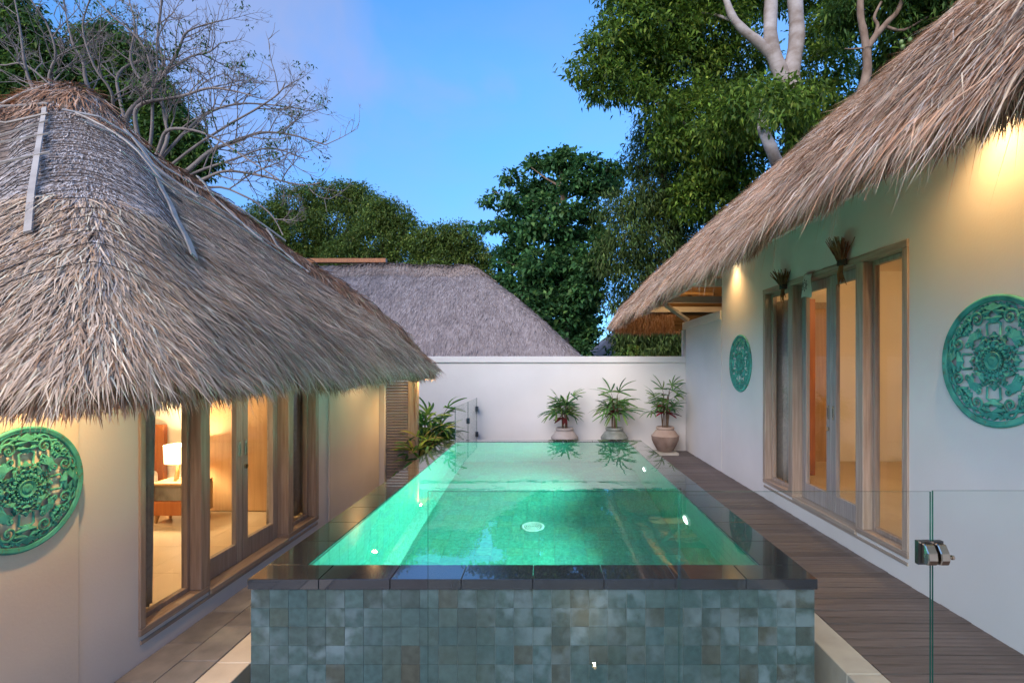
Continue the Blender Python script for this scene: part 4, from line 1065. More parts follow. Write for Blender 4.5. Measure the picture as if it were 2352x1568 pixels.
def palm(loc, label, H, spread, stems, leaves, L_, cols, seed, W_=.036, extra=None, group='fan palms in the pots', cat='plant', name='fan_palm', xl=None):
    r = random.Random(seed); t = thing(name, label, cat, loc, group)
    fans = [fan_mesh('leaf', r.choice((4,5,6,7)), L_, W_, r.uniform(2.0, 3.6), r.uniform(.25, .7), cols, seed*10+i) for i in range(5)]
    if extra: fx = [fan_mesh('leaf', 4, L_*.9, W_*1.7, 1.5, .4, extra, seed*10+7)]
    for s_ in range(stems):
        a = s_*2*math.pi/stems + r.uniform(-.5, .5); lean = r.uniform(.15, 1)*spread*.55
        hh = H*(r.uniform(.45, .72) if s_ else .78)
        p0 = Vector((.05*math.cos(a), .05*math.sin(a), 0)); p2 = Vector((lean*math.cos(a), lean*math.sin(a)*.6, hh)); p1 = (p0+p2)/2 + Vector((-.2*lean*math.cos(a), 0, .05))
        part('stem', MB().tube([p0, p1, p2], [.012,.011,.008], 6), M['stem'], t, True)
        for k in range(leaves):
            u = 1 - k*.6/max(1, leaves); q = p0.lerp(p1, u*2) if u < .5 else p1.lerp(p2, u*2-1)
            az = a + k*2.4 + r.uniform(-.6, .6); el = r.uniform(-.1, .75)
            if k == 0: el = r.uniform(.6, 1.2)
            dirv = Vector((math.cos(az)*math.cos(el), math.sin(az)*math.cos(el)*.75, math.sin(el)))
            pe = r.uniform(.08, .20)*H; e = q + dirv*pe
            part('petiole', MB().tube([q, q+dirv*pe*.5+Vector((0,0,.01)), e], [.005,.0045,.004], 5), M['stem'], t)
            o = obj('leaf', fans[r.randrange(5)] if not (extra and k == leaves-1 and s_ % 2) else fx[0], t, e)
            o.rotation_euler = Vector(dirv).to_track_quat('X', 'Z').to_euler()
            o.rotation_euler.rotate_axis('X', r.uniform(-.6, .6)); sc = r.uniform(.8, 1.15); o.scale = (sc, sc, sc)
    return t
YP = 9.93
pot((.33, YP, 0), 'pale grey clay pot behind the pool, left of the three', M['pot_grey'], M['pot_grey'], .53, .51)
pot((1.30, YP, 0), 'dark green grey clay pot behind the pool, middle of the three', M['pot_green'], M['pot_green'], .53, .51)
pl_ = boxo('pot_slab', (2.10, 2.50, YP-.23, YP+.22, -.002, .045), M['kerb'], None, .004); tag(pl_, 'flat pale slab under the tan pot at the deck end', 'slab')
pot((2.29, YP, .047), 'two tone tan and brown clay pot on a slab at the deck end', M['pot_tan'], M['pot_dark'], .53, .48)
palm((.33, YP, .44), 'bushy green fan palm in the pale grey pot', .78, .36, 6, 5, .31, G1, 3, extra=DK, W_=.045)
palm((1.30, YP, .44), 'fan palm with long arching top leaves in the dark green pot', .88, .34, 6, 5, .35, G1, 5, W_=.048, extra=DK)
palm((2.29, YP, .48), 'tall fan palm with red leaves low down in the tan pot', .94, .34, 6, 5, .30, G1, 8, W_=.044, extra=[(.35,.02,.04),(.10,.025,.03),(.08,.02,.02)])
palm((-2.02, 8.6, GL), 'wide fan palm growing beside the louvred door at the pool corner', 1.34, .62, 10, 7, .42, G2, 11, W_=.062, group=None)
palm((-2.05, 8.15, GL), 'low yellowing fan palm at the near foot of the pool corner planting', 1.0, .55, 6, 5, .34, YL+G2, 15, W_=.06, group=None)

# ================================================================== glass
def pane_box(name, b, parent=None):
    mb = MB(); mb.box(*b); o = part(name, mb, [M['fence_glass'], M['glass_edge']], parent)
    x0, x1, y0, y1, z0, z1 = b
    thin = 1 if (y1-y0) < (x1-x0) else 0
    for p in o.data.polygons: p.material_index = 0 if abs(p.normal[thin]) > .5 else 1
    return o
GY = 2.40; GT = CZ - 286/F*GY
gx = [(983-1258)/F*GY, (1560-1258)/F*GY, (2139-1258)/F*GY]
gf = thing('glass_fence', 'frameless glass fence of two panels in front of the pool', 'fence', (0, GY, -.2))
for a, c in ((gx[0], gx[1]-.003), (gx[1]+.003, gx[2]-.005)):
    o = pane_box('glass_panel', (a, c, GY-.005, GY+.005, -.12, GT), gf); o.location = (0, -GY, .2)
    for q in (.2, .8):
        xx = a + (c-a)*q
        o = part('spigot', MB().box(xx-.025, xx+.025, GY-.03, GY+.03, -.24, .10), M['chrome'], gf, bevel=.008); o.location = (0, -GY, .2)
gg = thing('glass_gate', 'glass gate with chrome latch at the right edge of the photo', 'gate', (gx[2], GY, -.2))
o = pane_box('glass_panel', (gx[2]+.006, 2.78, GY-.005, GY+.005, -.10, GT+.004), gg); o.location = (-gx[2], -GY, .2)
# latch: plate, two rounded jaws, a knob
zl = CZ - 426/F*GY; lx = gx[2]
def jaw(x0, x1):
    prof = [(-.007,-.047),(-.007,.047),(-.030,.046),(-.052,.012),(-.056,-.02),(-.048,-.043),(-.03,-.047)]
    vs = [(x0, GY+y, zl+z) for y, z in prof] + [(x1, GY+y, zl+z) for y, z in prof]; n = len(prof)
    return MB().add(vs, [tuple(range(n)), tuple(reversed(range(n, 2*n)))] + [(i, n+i, n+(i+1) % n, (i+1) % n) for i in range(n)])
for nm, mb_, m_ in (('backplate', MB().box(lx-.066, lx+.052, GY-.0068, GY+.016, zl-.055, zl+.055), M['steel']), ('latch_jaw', jaw(lx-.052, lx-.006), M['chrome']), ('latch_jaw', jaw(lx+.008, lx+.05), M['chrome']),
                    ('latch_knob', MB().tube([(lx+.05, GY-.032, zl-.012), (lx+.068, GY-.032, zl-.012), (lx+.070, GY-.032, zl-.012), (lx+.08, GY-.032, zl-.012)], [.006,.006,.011,.010], 12), M['chrome'])):
    o = part(nm, mb_, m_, gg, bevel=.004 if 'jaw' in nm else 0); o.location = (-gx[2], -GY, .2)
# far glass
ff = thing('glass_fence', 'small glass screen with a hinged gate between the pool and the boundary wall', 'fence', (-1.43, 9, -.1))
zt1 = CZ - .437*1.43
o = pane_box('glass_panel', (-1.435, -1.425, 7.87, 9.14, -.05, zt1), ff); o.location = (1.43, -9, .1)
o = pane_box('gate_panel', (-1.435, -1.425, 9.15, 10.28, -.05, zt1), ff); o.location = (1.43, -9, .1)
for yy, zz in ((9.145, .72), (9.145, .20), (10.28, .84), (10.28, .33)):
    o = part('hinge', MB().box(-1.46, -1.40, yy-.03, yy+.03, zz-.05, zz+.05), M['steel'], ff, bevel=.005); o.location = (1.43, -9, .1)

# ================================================================== villas behind
def hip_roof(name, label, near_y, far_y, ez, rz_, xa, xb, rxb, left=False, cat='villa'):
    t = thing(name, label, cat, ((xa+xb)/2, (near_y+far_y)/2, -.6), None)
    iv = Matrix.Translation(-Vector(t.location))
    ym = (near_y+far_y)/2; run = ym-near_y; tan = (rz_-ez)/run
    k2 = run/(xb-rxb)
    def D(X, Y):
        d = smin(smin(Y-near_y, far_y-Y, .15), (xb-X)*k2, .35)
        return smin(d, (X-xa)*k2, .35) if left else d
    def H(X, Y):
        d = D(X, Y); return ez + tan*d + .18*np.sin(np.clip(d/run, 0, 1)*np.pi) + .035*np.sin(1.7*X+.8*Y)*np.sin(1.3*d) + .02*np.sin(5.3*X+3*d)
    rf = Roof(D, H, (xa, xb+.05, near_y-.05, far_y+.05), .16)
    o = rf.bed(.25, [M['far_thatch'], M['reed']], 'roof', t); o.matrix_parent_inverse = iv
    return t, iv, rf, o
bv_, biv, brf, bo = hip_roof('thatched_villa', 'villa behind the boundary wall, only its smooth grey thatched roof showing', 14.4, 21.6, 1.72, 5.32, -12.0, 1.25, -2.75)
X, Y = sample(brf, -11, 1.25, 14.4, 18.2, 42000, 15, .1)
FAR = [(.31,.27,.265),(.26,.22,.215),(.37,.33,.325),(.20,.16,.15),(.34,.28,.25)]
tuftmesh('thatch', [roof_strands(brf, X, Y, .14, .34, .0085, FAR, [3,3,2,1.6,1], .2, .012)], bo)
X, Y = sample(brf, -11, 1.25, 14.4, 18.2, 90000, 15, .1); k = (np.abs(Y-18.0) < .45) & (X > -7.4)
tuftmesh('ridge_cap', [roof_strands(brf, X[k], Y[k], .2, .42, .01, [(.36,.28,.24),(.31,.235,.20),(.40,.33,.29)], [1,1,1], .25, .03)], bo)
o = part('ridge_board', MB().box(-11.5, -5.7, 17.9, 18.1, 5.36, 5.50), M['red_wood'], bo)
o = part('wall', MB().box(-11, .5, 15.2, 21, -.6, 1.6), M['plaster'], bv_); o.matrix_parent_inverse = biv
dv, div_, drf, do = hip_roof('thatched_villa', 'distant thatched roof low behind the wall, between the trees', 24, 32, 2.15, 5.2, 1.9, 14, 10, True)
# ================================================================== trees
def leaf_cloud(centers, radii, n_leaves, size, pal, palw, droop=.4, aspect=.42, cl=10, clr=.35, seed=1, layered=0.0, hollow=.35, weights=None):
    """leaf-sized faces grouped in sprays, spread through several crown lobes"""
    r = np.random.default_rng(seed)
    C = np.array(centers, float); Rr = np.array(radii, float)
    if Rr.ndim == 1: Rr = np.repeat(Rr[:, None], 3, 1)
    w = (Rr[:,0]*Rr[:,2]) if weights is None else np.array(weights); w = w/w.sum()
    ns_ = n_leaves//cl
    ci = r.choice(len(C), ns_, p=w)
    u = norm(r.normal(0, 1, (ns_, 3))); rad = (hollow + (1-hollow)*r.random(ns_))**(.6)
    rad *= 1 + .16*np.sin(5*u[:,0]+3*u[:,2]+ci)*np.sin(4*u[:,1]+7*u[:,2]-ci)
    sp = C[ci] + u*rad[:, None]*Rr[ci]
    if layered: sp[:,2] = np.round(sp[:,2]/layered)*layered + r.normal(0, layered*.12, ns_)
    out = norm(u + np.array([0,0,.15]))
    tone = 1 + .30*r.normal(0, 1, ns_)
    si = np.repeat(np.arange(ns_), cl); N_ = len(si)
    d = norm(out[si]*.55 + r.normal(0, .62, (N_, 3)) + np.array([0,0,-1.])*droop)
    pos = sp[si] + r.normal(0, 1, (N_, 3))*clr*np.array([1,1,.55])
    up = norm(r.normal(0, .45, (N_, 3)) + np.array([0,0,1.]) + out[si]*.35)
    side = norm(np.cross(d, up)); nn = norm(np.cross(side, d))
    L_ = size*r.uniform(.65, 1.3, N_); Wd = L_*aspect*r.uniform(.8, 1.2, N_)
    b = pos; t = pos + d*L_[:, None] - np.array([0,0,1.])*L_[:, None]*.12
    m1_ = pos + d*(L_*.38)[:, None] + side*(Wd*.5)[:, None] + nn*(Wd*.16)[:, None]
    m2_ = pos + d*(L_*.38)[:, None] - side*(Wd*.5)[:, None] + nn*(Wd*.16)[:, None]
    V = np.stack([b, m1_, t, m2_], 1).reshape(-1, 3); base = np.arange(N_)[:, None]*4
    tr = np.concatenate([base + np.array([[0,1,2]]), base + np.array([[0,2,3]])])
    c = np.array(pal)[r.choice(len(pal), N_, p=np.array(palw)/sum(palw))]*tone[si][:, None]*(1+.12*r.normal(0, 1, (N_, 1)))
    return V, tr, np.repeat(np.clip(c, .004, .6), 4, 0)
def crown(name, parent, clouds):
    off = 0; Vs, Ts, Cs = [], [], []
    for V, t, c in clouds: Vs.append(V); Ts.append(t+off); Cs.append(c); off += len(V)
    return obj(name, bigmesh(name, np.concatenate(Vs), [np.concatenate(Ts)], np.concatenate(Cs), M['leaf']), parent)
def tree(name, label, loc, group=None):
    t = thing(name, label, 'tree', loc, group); t['_o'] = 1; del t['_o']
    return t, Matrix.Translation(-Vector(loc))
def img(lst, Y):     # (px, py, r_px[, dY]) -> centres and radii
    cs, rs = [], []
    for a in lst:
        y = Y + (a[3] if len(a) > 3 else 0); cs.append(tuple(P(a[0], a[1], y))); r_ = a[2]/F*y; rs.append((r_, r_*1.0, r_*.85))
    return cs, rs
def limb(mb, pts, Y, r0, r1, n=9, bury=None):
    p = [P(a[0], a[1], Y + (a[2] if len(a) > 2 else 0)) for a in pts]
    # smooth
    q = []
    for i in range(len(p)-1):
        a, b_, c, d = p[max(i-1, 0)], p[i], p[i+1], p[min(i+2, len(p)-1)]
        for k in range(4):
            t = k/4; q.append(.5*((2*b_) + (c-a)*t + (2*a-5*b_+4*c-d)*t*t + (3*b_-a-3*c+d)*t**3))
    q.append(p[-1]); m = len(q)
    mb.tube(q, [r0+(r1-r0)*i/(m-1)*1.0 + .04*r0*math.sin(i*1.7) for i in range(m)], n); return q
LG = [(0.129, 0.218, 0.03), (0.171, 0.274, 0.035), (0.099, 0.176, 0.03), (0.257, 0.323, 0.051), (0.069, 0.134, 0.03)]
DG = [(0.066, 0.145, 0.034), (0.096, 0.181, 0.039), (0.052, 0.116, 0.034), (0.139, 0.21, 0.039)]

# --- big pale-trunked tree, right
YT = 15.0
t, iv = tree('shade_tree', 'huge broad tree with pale smooth trunks rising behind the right roof', (P(1822, 600, YT).x, YT, -.6))
mb = MB()
gx_, gz_ = 1822, 842 + (CZ+.6)/YT*F
limb(mb, [(1835, gz_), (1830, 700), (1828, 500), (1826, 330), (1823, 200)], YT, .34, .26, 14)
limb(mb, [(1823, 215), (1818, 165), (1830, 90), (1826, 0), (1815, -160)], YT, .255, .19, 14)
limb(mb, [(1822, 230), (1796, 175), (1772, 105), (1770, 30), (1778, -140)], YT, .24, .17, 14)
limb(mb, [(1775, 130), (1745, 100), (1706, 68), (1680, 34), (1662, -20)], YT, .17, .09, 10)
limb(mb, [(1828, 420, 0), (1814, 380, -2.2), (1790, 382, -3), (1770, 338, -3.4), (1752, 296, -3.2), (1748, 270, -1.5), (1735, 200, 1.5)], YT, .17, .09, 12)
limb(mb, [(1800, 360, .5), (1700, 330, .6), (1600, 300, .8), (1500, 230, 1)], YT, .10, .03, 8)
limb(mb, [(1690, 50), (1600, 30, 1), (1480, 70, 1), (1400, 120, .6)], YT, .05, .012, 8)
limb(mb, [(1690, 470, 1), (1640, 500, 1), (1590, 560, 1)], YT, .06, .02, 7)
o = part('trunk', mb, M['bark_pale'], t, True); o.matrix_parent_inverse = iv
big = [(1345,165,42),(1400,110,70),(1395,190,55),(1450,50,75),(1470,150,85,1),(1455,205,40),(1530,60,95,1),(1560,170,105,1.5),(1620,70,105,1.5),(1520,245,50),(1600,270,90,1.0),(1690,150,85,2.2),
       (1660,300,85,0),(1710,380,70,.5),(1640,400,75,.8),(1735,240,70,-.3),(1780,235,55,-1.0),(1700,300,60,-.8),(1870,250,65,0),(1900,150,75,1),(1890,330,60,.5),(1840,290,40,-.8),(1900,70,60,1.6),(1590,-60,120,1),(1450,-60,90),(1750,-60,120,2),(1900,-60,100,2),(1590,460,60,1),(1660,470,55,1),(1545,330,50,.5),(1950,260,60,1.5),(1785,225,38,-2.2),(1835,262,34,-1.6),(1705,245,52,-2.6),(1655,300,50,-2),(1760,262,36,-3.6),(1860,215,34,-1.2),(1810,330,30,-1.2)]
cs, rs = img(big, YT)
o = crown('crown', t, [leaf_cloud(cs, [(a*.93,b_*.93,c*.9) for a,b_,c in rs], 84000, .175, LG, [3,3,2.4,1.6,2], .55, .38, 14, .17, 21)]); o.matrix_parent_inverse = iv

# --- mango, far right, brown trunk
YM = 12.6
t, iv = tree('mango_tree', 'slender brown forked tree just above the right roof slope', (P(1985, 500, YM).x, YM, -.6))
mb = MB()
limb(mb, [(1965, 842+2.29/YM*F), (1960, 500), (1972, 250), (1991, 170), (1990, 112)], YM, .13, .10, 10)
limb(mb, [(1990, 118), (1984, 75), (1976, 30), (1978, -60)], YM, .095, .07, 9)
limb(mb, [(1990, 115), (2012, 82), (2040, 50), (2064, 22), (2090, -50)], YM, .085, .05, 9)
limb(mb, [(2004, 95), (2016, 60), (2008, 40), (2024, 5)], YM, .05, .03, 7)
limb(mb, [(2030, 60), (2075, 70), (2130, 40), (2190, 20)], YM, .04, .015, 6)
limb(mb, [(1986, 110), (1960, 113), (1940, 112)], YM, .025, .012, 6)
o = part('trunk', mb, M['bark_brown'], t, True); o.matrix_parent_inverse = iv
cs, rs = img([(2080,90,50,.5),(2130,40,60,.5),(2060,160,45,1),(2100,130,40,.5),(2180,10,50),(2020,30,45,1.2),(2000,230,35,1),(2120,-40,80),(1950,20,50,1.5),(2010,150,30,1.5),(2160,60,30,0)], YM)
o = crown('crown', t, [leaf_cloud(cs, rs, 15000, .20, DG+LG[:1], [3,3,2,2,1], .7, .26, 9, .15, 5)]); o.matrix_parent_inverse = iv
fr = MB()
for a in ((2070, 97), (2090, 92), (2073, 108)): 
    c = P(a[0], a[1], YM-.4); fr.lathe([(0,.06),(.035,.045),(.05,0),(.035,-.05),(0,-.065)], tuple(c), 12)
o = part('mango', fr, noise_mat('mango_skin', (.13,.22,.06), (.2,.28,.08), 8, .4, 0), t, True); o.matrix_parent_inverse = iv

# --- weeping fine-leaved tree
YW = 17.5
t, iv = tree('weeping_tree', 'feathery drooping tree between the almond tree and the pale trunked tree', (P(1560, 700, YW).x, YW, -.6))
mb = MB()
limb(mb, [(1590, 842+2.29/YW*F), (1585, 700), (1560, 560), (1530, 430), (1500, 340)], YW, .22, .08, 9)
limb(mb, [(1570, 600), (1500, 540), (1450, 500), (1405, 490)], YW, .07, .02, 7)
limb(mb, [(1545, 480), (1480, 420), (1465, 380)], YW, .06, .02, 7)
limb(mb, [(1580, 650), (1520, 600), (1440, 580)], YW, .06, .02, 7)
o = part('trunk', mb, M['bark_brown'], t, True); o.matrix_parent_inverse = iv
wc = [(1500,300,45),(1480,370,50),(1540,330,60),(1520,430,70),(1560,480,75),(1480,470,50,-.5),(1420,480,50,-.5),(1440,550,60,-.5),(1510,560,75),(1580,580,60),(1460,630,50),(1530,650,60),(1410,600,45,-.4),(1600,400,70),(1480,700,50,.5),(1420,690,40,1),(1550,740,60,1),(1450,760,45,1),(1500,790,50,1),(1560,800,40,1)]
cs, rs = img(wc, YW)
o = crown('crown', t, [leaf_cloud(cs, rs, 42000, .19, [(.10,.165,.04),(.13,.19,.05),(.075,.13,.038),(.17,.21,.075),(.06,.105,.03)], [3,3,2,1,2], 1.0, .22, 9, .20, 31)]); o.matrix_parent_inverse = iv

# --- tropical almond, tiers of big round leaves
YA = 19.0
t, iv = tree('almond_tree', 'tiered tropical almond tree with big round leaves, centre right against the sky', (P(1290, 700, YA).x, YA, -.6))
mb = MB()
limb(mb, [(1292, 842+2.29/YA*F), (1296, 700), (1290, 560), (1295, 470), (1285, 360)], YA, .26, .07, 9)
tiers = [(1235,375,28),(1260,380,30),(1300,375,34),(1345,378,30),(1390,385,26),(1418,400,20),(1180,415,20),(1215,425,28),(1260,430,40),(1310,425,44),(1360,430,42),(1405,430,28),(1130,440,14),(1160,455,20),(1195,470,28),(1240,480,36),(1120,475,12),
         (1098,515,13),(1125,517,15),(1155,522,20),(1190,520,30),(1230,535,36),(1275,525,40),(1320,530,42),(1365,540,36),(1190,555,28),(1150,575,14),(1165,600,24),(1200,605,40),(1250,600,44),(1300,595,50),(1350,600,46),(1155,640,26),(1190,650,44),(1240,660,50),(1295,660,55),(1345,670,46),
         (1220,710,50),(1275,720,55),(1330,730,48),(1250,770,45),(1305,780,48),(1345,770,34),(1320,815,40),(1370,620,30),(1385,560,25),(1200,690,35),(1290,840,45),(1345,480,36),(1300,490,36)]
for a in ((1130,440,-.3,1285,470),(1100,515,0,1290,560),(1410,400,.2,1292,460),(1160,600,-.3,1292,640),(1215,380,0,1290,430)):
    limb(mb, [(a[3], a[4]), ((a[0]+a[3])/2, (a[1]+a[4])/2+4, a[2]/2), (a[0], a[1], a[2])], YA, .05, .012, 6)
o = part('trunk', mb, M['bark_brown'], t, True); o.matrix_parent_inverse = iv
rj = random.Random(3); tiers = [(a[0]+rj.uniform(-9,9), a[1]+rj.uniform(-11,11), a[2]*rj.uniform(.75,1.15), rj.uniform(-1.2,1.2)) for a in tiers]
cs, rs = img(tiers, YA); rs = [(a, b_, c*(.72 if t_[1] < 560 else .95)) for (a, b_, c), t_ in zip(rs, tiers)]
o = crown('crown', t, [leaf_cloud([c for c in cs], rs, 42000, .18, [(.066,.175,.058),(.09,.215,.064),(.048,.13,.048),(.14,.25,.065),(.10,.21,.085)], [3,3,2,1,1], .2, .7, 8, .12, 41, hollow=.35)]); o.matrix_parent_inverse = iv

# --- three crowns beyond the far villa
MG = [(0.136, 0.212, 0.041), (0.109, 0.174, 0.041), (0.181, 0.25, 0.046), (0.082, 0.136, 0.036), (0.236, 0.272, 0.055)]
for k, (lab, lst, Y_, n_) in enumerate((
    ('broad bushy tree with the highest crown behind the grey roof', [(620,500,50),(680,470,60),(740,455,45),(790,450,40),(830,455,40),(700,540,70),(770,520,75),(850,500,55),(640,570,60),(590,510,30),(810,440,25),(720,600,60),(640,640,60),(720,680,70),(800,660,70),(780,600,60)], 31, 38000),
    ('rounded bushy tree in the middle of the row behind the grey roof', [(870,490,40),(905,500,45),(930,530,40),(860,560,70),(920,590,60),(800,590,60),(880,470,22),(860,650,70),(940,670,70),(890,720,60)], 29, 24000),
    ('lower bushy tree at the right of the row behind the grey roof', [(1010,550,45),(1055,550,48),(1090,590,42),(1030,610,55),(970,560,40),(1110,640,35),(1070,660,50),(985,620,50),(1120,600,18),(1000,680,60),(1080,700,60),(1150,720,50)], 28, 24000))):
    t, iv = tree('bushy_tree', lab, (P(lst[0][0]+60, 700, Y_).x, Y_, -.6), 'bushy trees behind the grey roof')
    mb = MB(); cx = sum(a[0] for a in lst)/len(lst)
    limb(mb, [(cx, 842+2.29/Y_*F), (cx+5, 720), (cx-6, 620), (cx, 540)], Y_, .4, .1, 8)
    for a in lst[:6]: limb(mb, [(cx, 650), ((cx+a[0])/2, (650+a[1])/2+10), (a[0], a[1])], Y_, .14, .03, 6)
    o = part('trunk', mb, M['bark_brown'], t, True); o.matrix_parent_inverse = iv
    cs, rs = img(lst, Y_)
    o = crown('crown', t, [leaf_cloud(cs, [(a*.92,b_*.92,c*.9) for a,b_,c in rs], n_*2, .17, MG, [3,3,2,2,1], .5, .42, 8, .22, 51+k, hollow=.45)]); o.matrix_parent_inverse = iv

# --- dark trees behind the left roof
for k, (lab, lst, Y_, n_) in enumerate((
    ('dense dark green tree in the upper left corner of the photo', [(20,60,60),(60,90,70),(0,140,80),(80,160,60),(110,130,40),(40,20,40),(-60,60,90),(120,190,40),(60,220,80)], 19, 26000),
    ('dark green tree top behind the bare branches, left of centre', [(210,100,40),(250,90,45),(285,120,40),(230,150,60),(310,130,40),(300,170,50),(340,200,50),(320,110,20),(270,210,60),(180,180,40)], 20, 22000),
    ('low dark green tree behind the bare branches over the thatched slope', [(380,240,40),(410,290,40),(370,300,50),(440,330,36),(400,350,45),(470,370,28),(350,250,40),(430,390,40),(340,330,50)], 20, 18000))):
    t, iv = tree('dark_tree', lab, (P(sum(a[0] for a in lst)/len(lst), 700, Y_).x, Y_, -.6), 'dark trees behind the bare tree')
    cx = sum(a[0] for a in lst)/len(lst); mb = MB()
    limb(mb, [(cx, 842+2.29/Y_*F), (cx+5, 500), (cx-6, 350), (cx, 250)], Y_, .3, .1, 8)
    o = part('trunk', mb, M['bark_grey'], t, True); o.matrix_parent_inverse = iv
    cs, rs = img(lst, Y_)
    o = crown('crown', t, [leaf_cloud(cs, [(a*.78,b_*.78,c*.74) for a,b_,c in rs], n_, .20, DG+LG[:1], [3,3,3,1.5,1], .5, .42, 8, .22, 61+k)]); o.matrix_parent_inverse = iv

# --- bare tree
YN = 13.5
t, iv = tree('bare_tree', 'nearly leafless tree with curling grey branches over the left roof', (P(330, 600, YN).x, YN, -.6))
mb = MB(); tw_mb = MB(); tips = []
limb(mb, [(330, 842+2.29/YN*F), (325, 700), (320, 520), (318, 400)], YN, .30, .20, 10)
mains = [([(318,420),(250,330),(120,260),(72,195),(55,135),(45,60),(28,-30)], .09, 0),
 ([(318,400),(240,280),(200,195),(190,140),(165,95),(140,-30)], .09, .3),
 ([(318,410),(180,300),(118,195),(118,160),(128,120),(105,50),(55,-20)], .07, -.4),
 ([(320,400),(290,300),(300,255),(345,210),(385,160),(412,110),(432,72),(505,48)], .11, 0),
 ([(345,210),(375,150),(362,90),(370,20),(368,-50)], .06, .3),
 ([(320,330),(310,262),(335,236),(415,222),(480,203),(540,210),(580,221)], .075, -.3),
 ([(322,430),(362,350),(382,302),(430,297),(490,315),(560,360),(640,412)], .07, -.6),
 ([(322,450),(420,400),(480,350),(540,325),(600,305),(670,310),(748,333)], .09, .2),
 ([(320,420),(345,330),(350,240),(345,150),(318,90),(250,30),(205,-20)], .06, -.2),
 ([(320,420),(278,240),(272,170),(330,138),(400,140),(470,170)], .06, .5),
 ([(325,430),(382,330),(378,270),(366,200),(360,100),(376,-30)], .07, .1),
 ([(330,470),(460,415),(520,393),(600,404),(690,425),(735,420)], .06, -.3),
 ([(320,420),(265,270),(255,210),(215,150),(190,60),(215,-20)], .06, -.7),
 ([(318,420),(230,310),(150,230),(60,150),(0,150),(-60,120)], .05, .6),
 ([(320,430),(400,330),(470,265),(540,240),(610,240),(690,250)], .055, .5),
 ([(322,440),(430,350),(520,290),(590,250),(640,215),(655,190)], .05, -.1),
 ([(340,210),(300,140),(310,60),(290,-20)], .05, .1),
 ([(385,160),(440,130),(480,120),(505,100)], .04, .2),
 ([(330,460),(440,400),(540,365),(620,340),(700,365)], .05, .3),
 ([(330,480),(480,430),(560,450),(620,490),(650,540)], .045, .1)]
rb = random.Random(5)
def twig(p, d, length, r, depth):
    n = 5; pts = [p]; dd = d.copy(); q = p.copy()
    curl = Vector((rb.gauss(0,.25), rb.gauss(0,.25), rb.uniform(.05,.5)))
    kids = []
    for i in range(n):
        dd = (dd + curl*.28 + Vector((rb.gauss(0,.1), rb.gauss(0,.1), rb.gauss(0,.08)))).normalized()
        q = q + dd*length/n; pts.append(q.copy()); kids.append((q.copy(), dd.copy()))
    (tw_mb).tube(pts, [r*(1-.6*i/n) for i in range(n+1)], 4 if r < .012 else 5, cap=False)
    if depth > 0:
        for (kp, kd) in kids[(0 if depth > 1 else 1):]:
            for _ in range(rb.choice((1, 1, 2))):
                s_ = Vector((rb.gauss(0,1), rb.gauss(0,.8), rb.gauss(.1,.8))); s_ = (s_ - kd*s_.dot(kd)).normalized()
                twig(kp, (kd*.8 + s_*.8).normalized(), length*rb.uniform(.38,.62), r*.55, depth-1)
    else: tips.append((pts[-1], dd))
for pts, r0, dy in mains:
    q = limb(mb, [(a, b_, dy*(i/len(pts))*2.2) for i, (a, b_) in enumerate(pts)], YN, r0*.78, .014, 7)
    m = len(q)
    for i in range(int(m*.25), m):
        if rb.random() < .47:
            dd = (q[min(i+1, m-1)] - q[max(i-1, 0)]).normalized()
            s_ = Vector((rb.gauss(0,1), rb.gauss(0,.8), rb.gauss(.25,.7))); s_ = (s_ - dd*s_.dot(dd)).normalized()
            u = i/m
            twig(q[i], (dd*.7 + s_*.7).normalized(), rb.uniform(.7,1.5)*(1.15-.4*u), .018*(1.3-.6*u), 2 if rb.random() < .38 else 1)
o = part('trunk', mb, M['bark_grey'], t, True); o.matrix_parent_inverse = iv
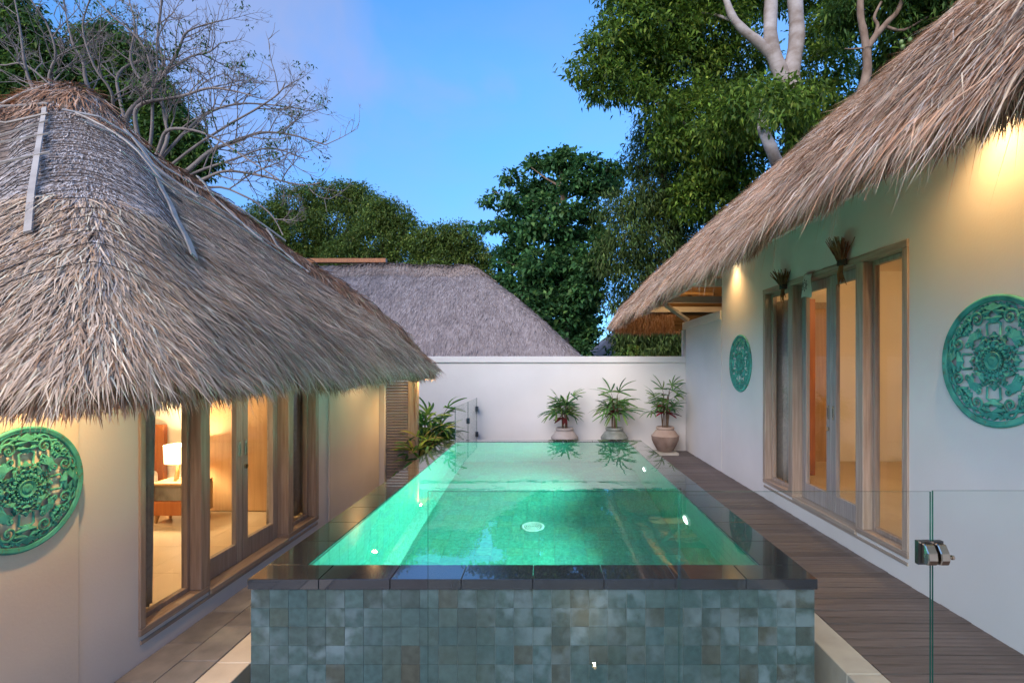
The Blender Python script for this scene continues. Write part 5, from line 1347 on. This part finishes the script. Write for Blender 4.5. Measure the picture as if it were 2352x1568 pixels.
# spiky rosettes at the tips and a few new leaves
lv_c = []
for p, d in tips:
    if rb.random() < .30:
        for k in range(6):
            s_ = Vector((rb.gauss(0,1), rb.gauss(0,1), rb.gauss(0,1))).normalized()
            tw_mb.tube([p, p+(d*.6+s_).normalized()*.10], [.004,.002], 3, cap=False)
    if rb.random() < .13: lv_c.append(tuple(p))
o = part('twigs', tw_mb, M['bark_grey'], t, True); o.matrix_parent_inverse = iv; tag(o, kind='stuff')
o = crown('leaves', t, [leaf_cloud(lv_c, [.16]*len(lv_c), 2600, .10, [(.07,.14,.03),(.09,.17,.04),(.05,.11,.03)], [1,1,1], .3, .4, 6, .08, 71)]); o.matrix_parent_inverse = iv

# --- low greenery beyond the wall
t, iv = tree('leafy_shrub', 'pale green round leaved shrub peeping over the boundary wall', (P(1445, 820, 10.9).x, 10.9, -.6)); t['category'] = 'shrub'
cs, rs = img([(1422,812,9),(1445,806,13),(1462,803,9),(1440,815,10)], 10.9)
mb = MB(); limb(mb, [(1445, 842+2.29/10.9*F), (1444, 900), (1446, 812)], 10.9, .02, .008, 6)
o = part('stem', mb, M['stem'], t); o.matrix_parent_inverse = iv
o = crown('crown', t, [leaf_cloud(cs, rs, 240, .085, [(.12,.22,.05),(.16,.26,.07)], [1,1], .3, .75, 5, .05, 81)]); o.matrix_parent_inverse = iv
palm((P(1548, 812, 11.0).x, 11.0, 1.15), 'small spiky palm top showing over the wall beside the right villa', .72, .30, 4, 4, .34, G1, 23, W_=.035, group=None)
t, iv = tree('hedge_tree', 'dark leafy tree low behind the wall under the right roof end', (P(1540, 800, 21).x, 21, -.6)); 
mb = MB(); limb(mb, [(1540, 842+2.29/21*F), (1540, 860), (1530, 780)], 21, .2, .05, 7); o = part('trunk', mb, M['bark_brown'], t); o.matrix_parent_inverse = iv
cs, rs = img([(1480,770,50),(1530,760,55),(1570,790,50),(1450,800,40),(1520,810,60),(1600,740,60),(1640,700,60)], 21)
o = crown('crown', t, [leaf_cloud(cs, rs, 15000, .24, DG, [3,3,2,2], .4, .5, 8, .25, 83)]); o.matrix_parent_inverse = iv

# small uplight on the terrace before the fence, mirrored in the glass
ul = thing('ground_uplight', 'small round uplight on the terrace before the glass fence, seen mirrored in it', 'light', (.29, 1.62, -.24))
part('housing', MB().lathe([(.0,.0),(.05,.0),(.052,.07),(.03,.07),(.025,.055)], n=24), M['steel'], ul, True)
part('lens', MB().lathe([(0,.06),(.013,.058)], n=24), M['spot_bulb'], ul)
lamp('SPOT', (0, 0, .075), 2.5, (1,.72,.40), .009, ul, spot_size=R(110), spot_blend=.8, rot=(R(150), 0, 0))
bpy.context.view_layer.update()
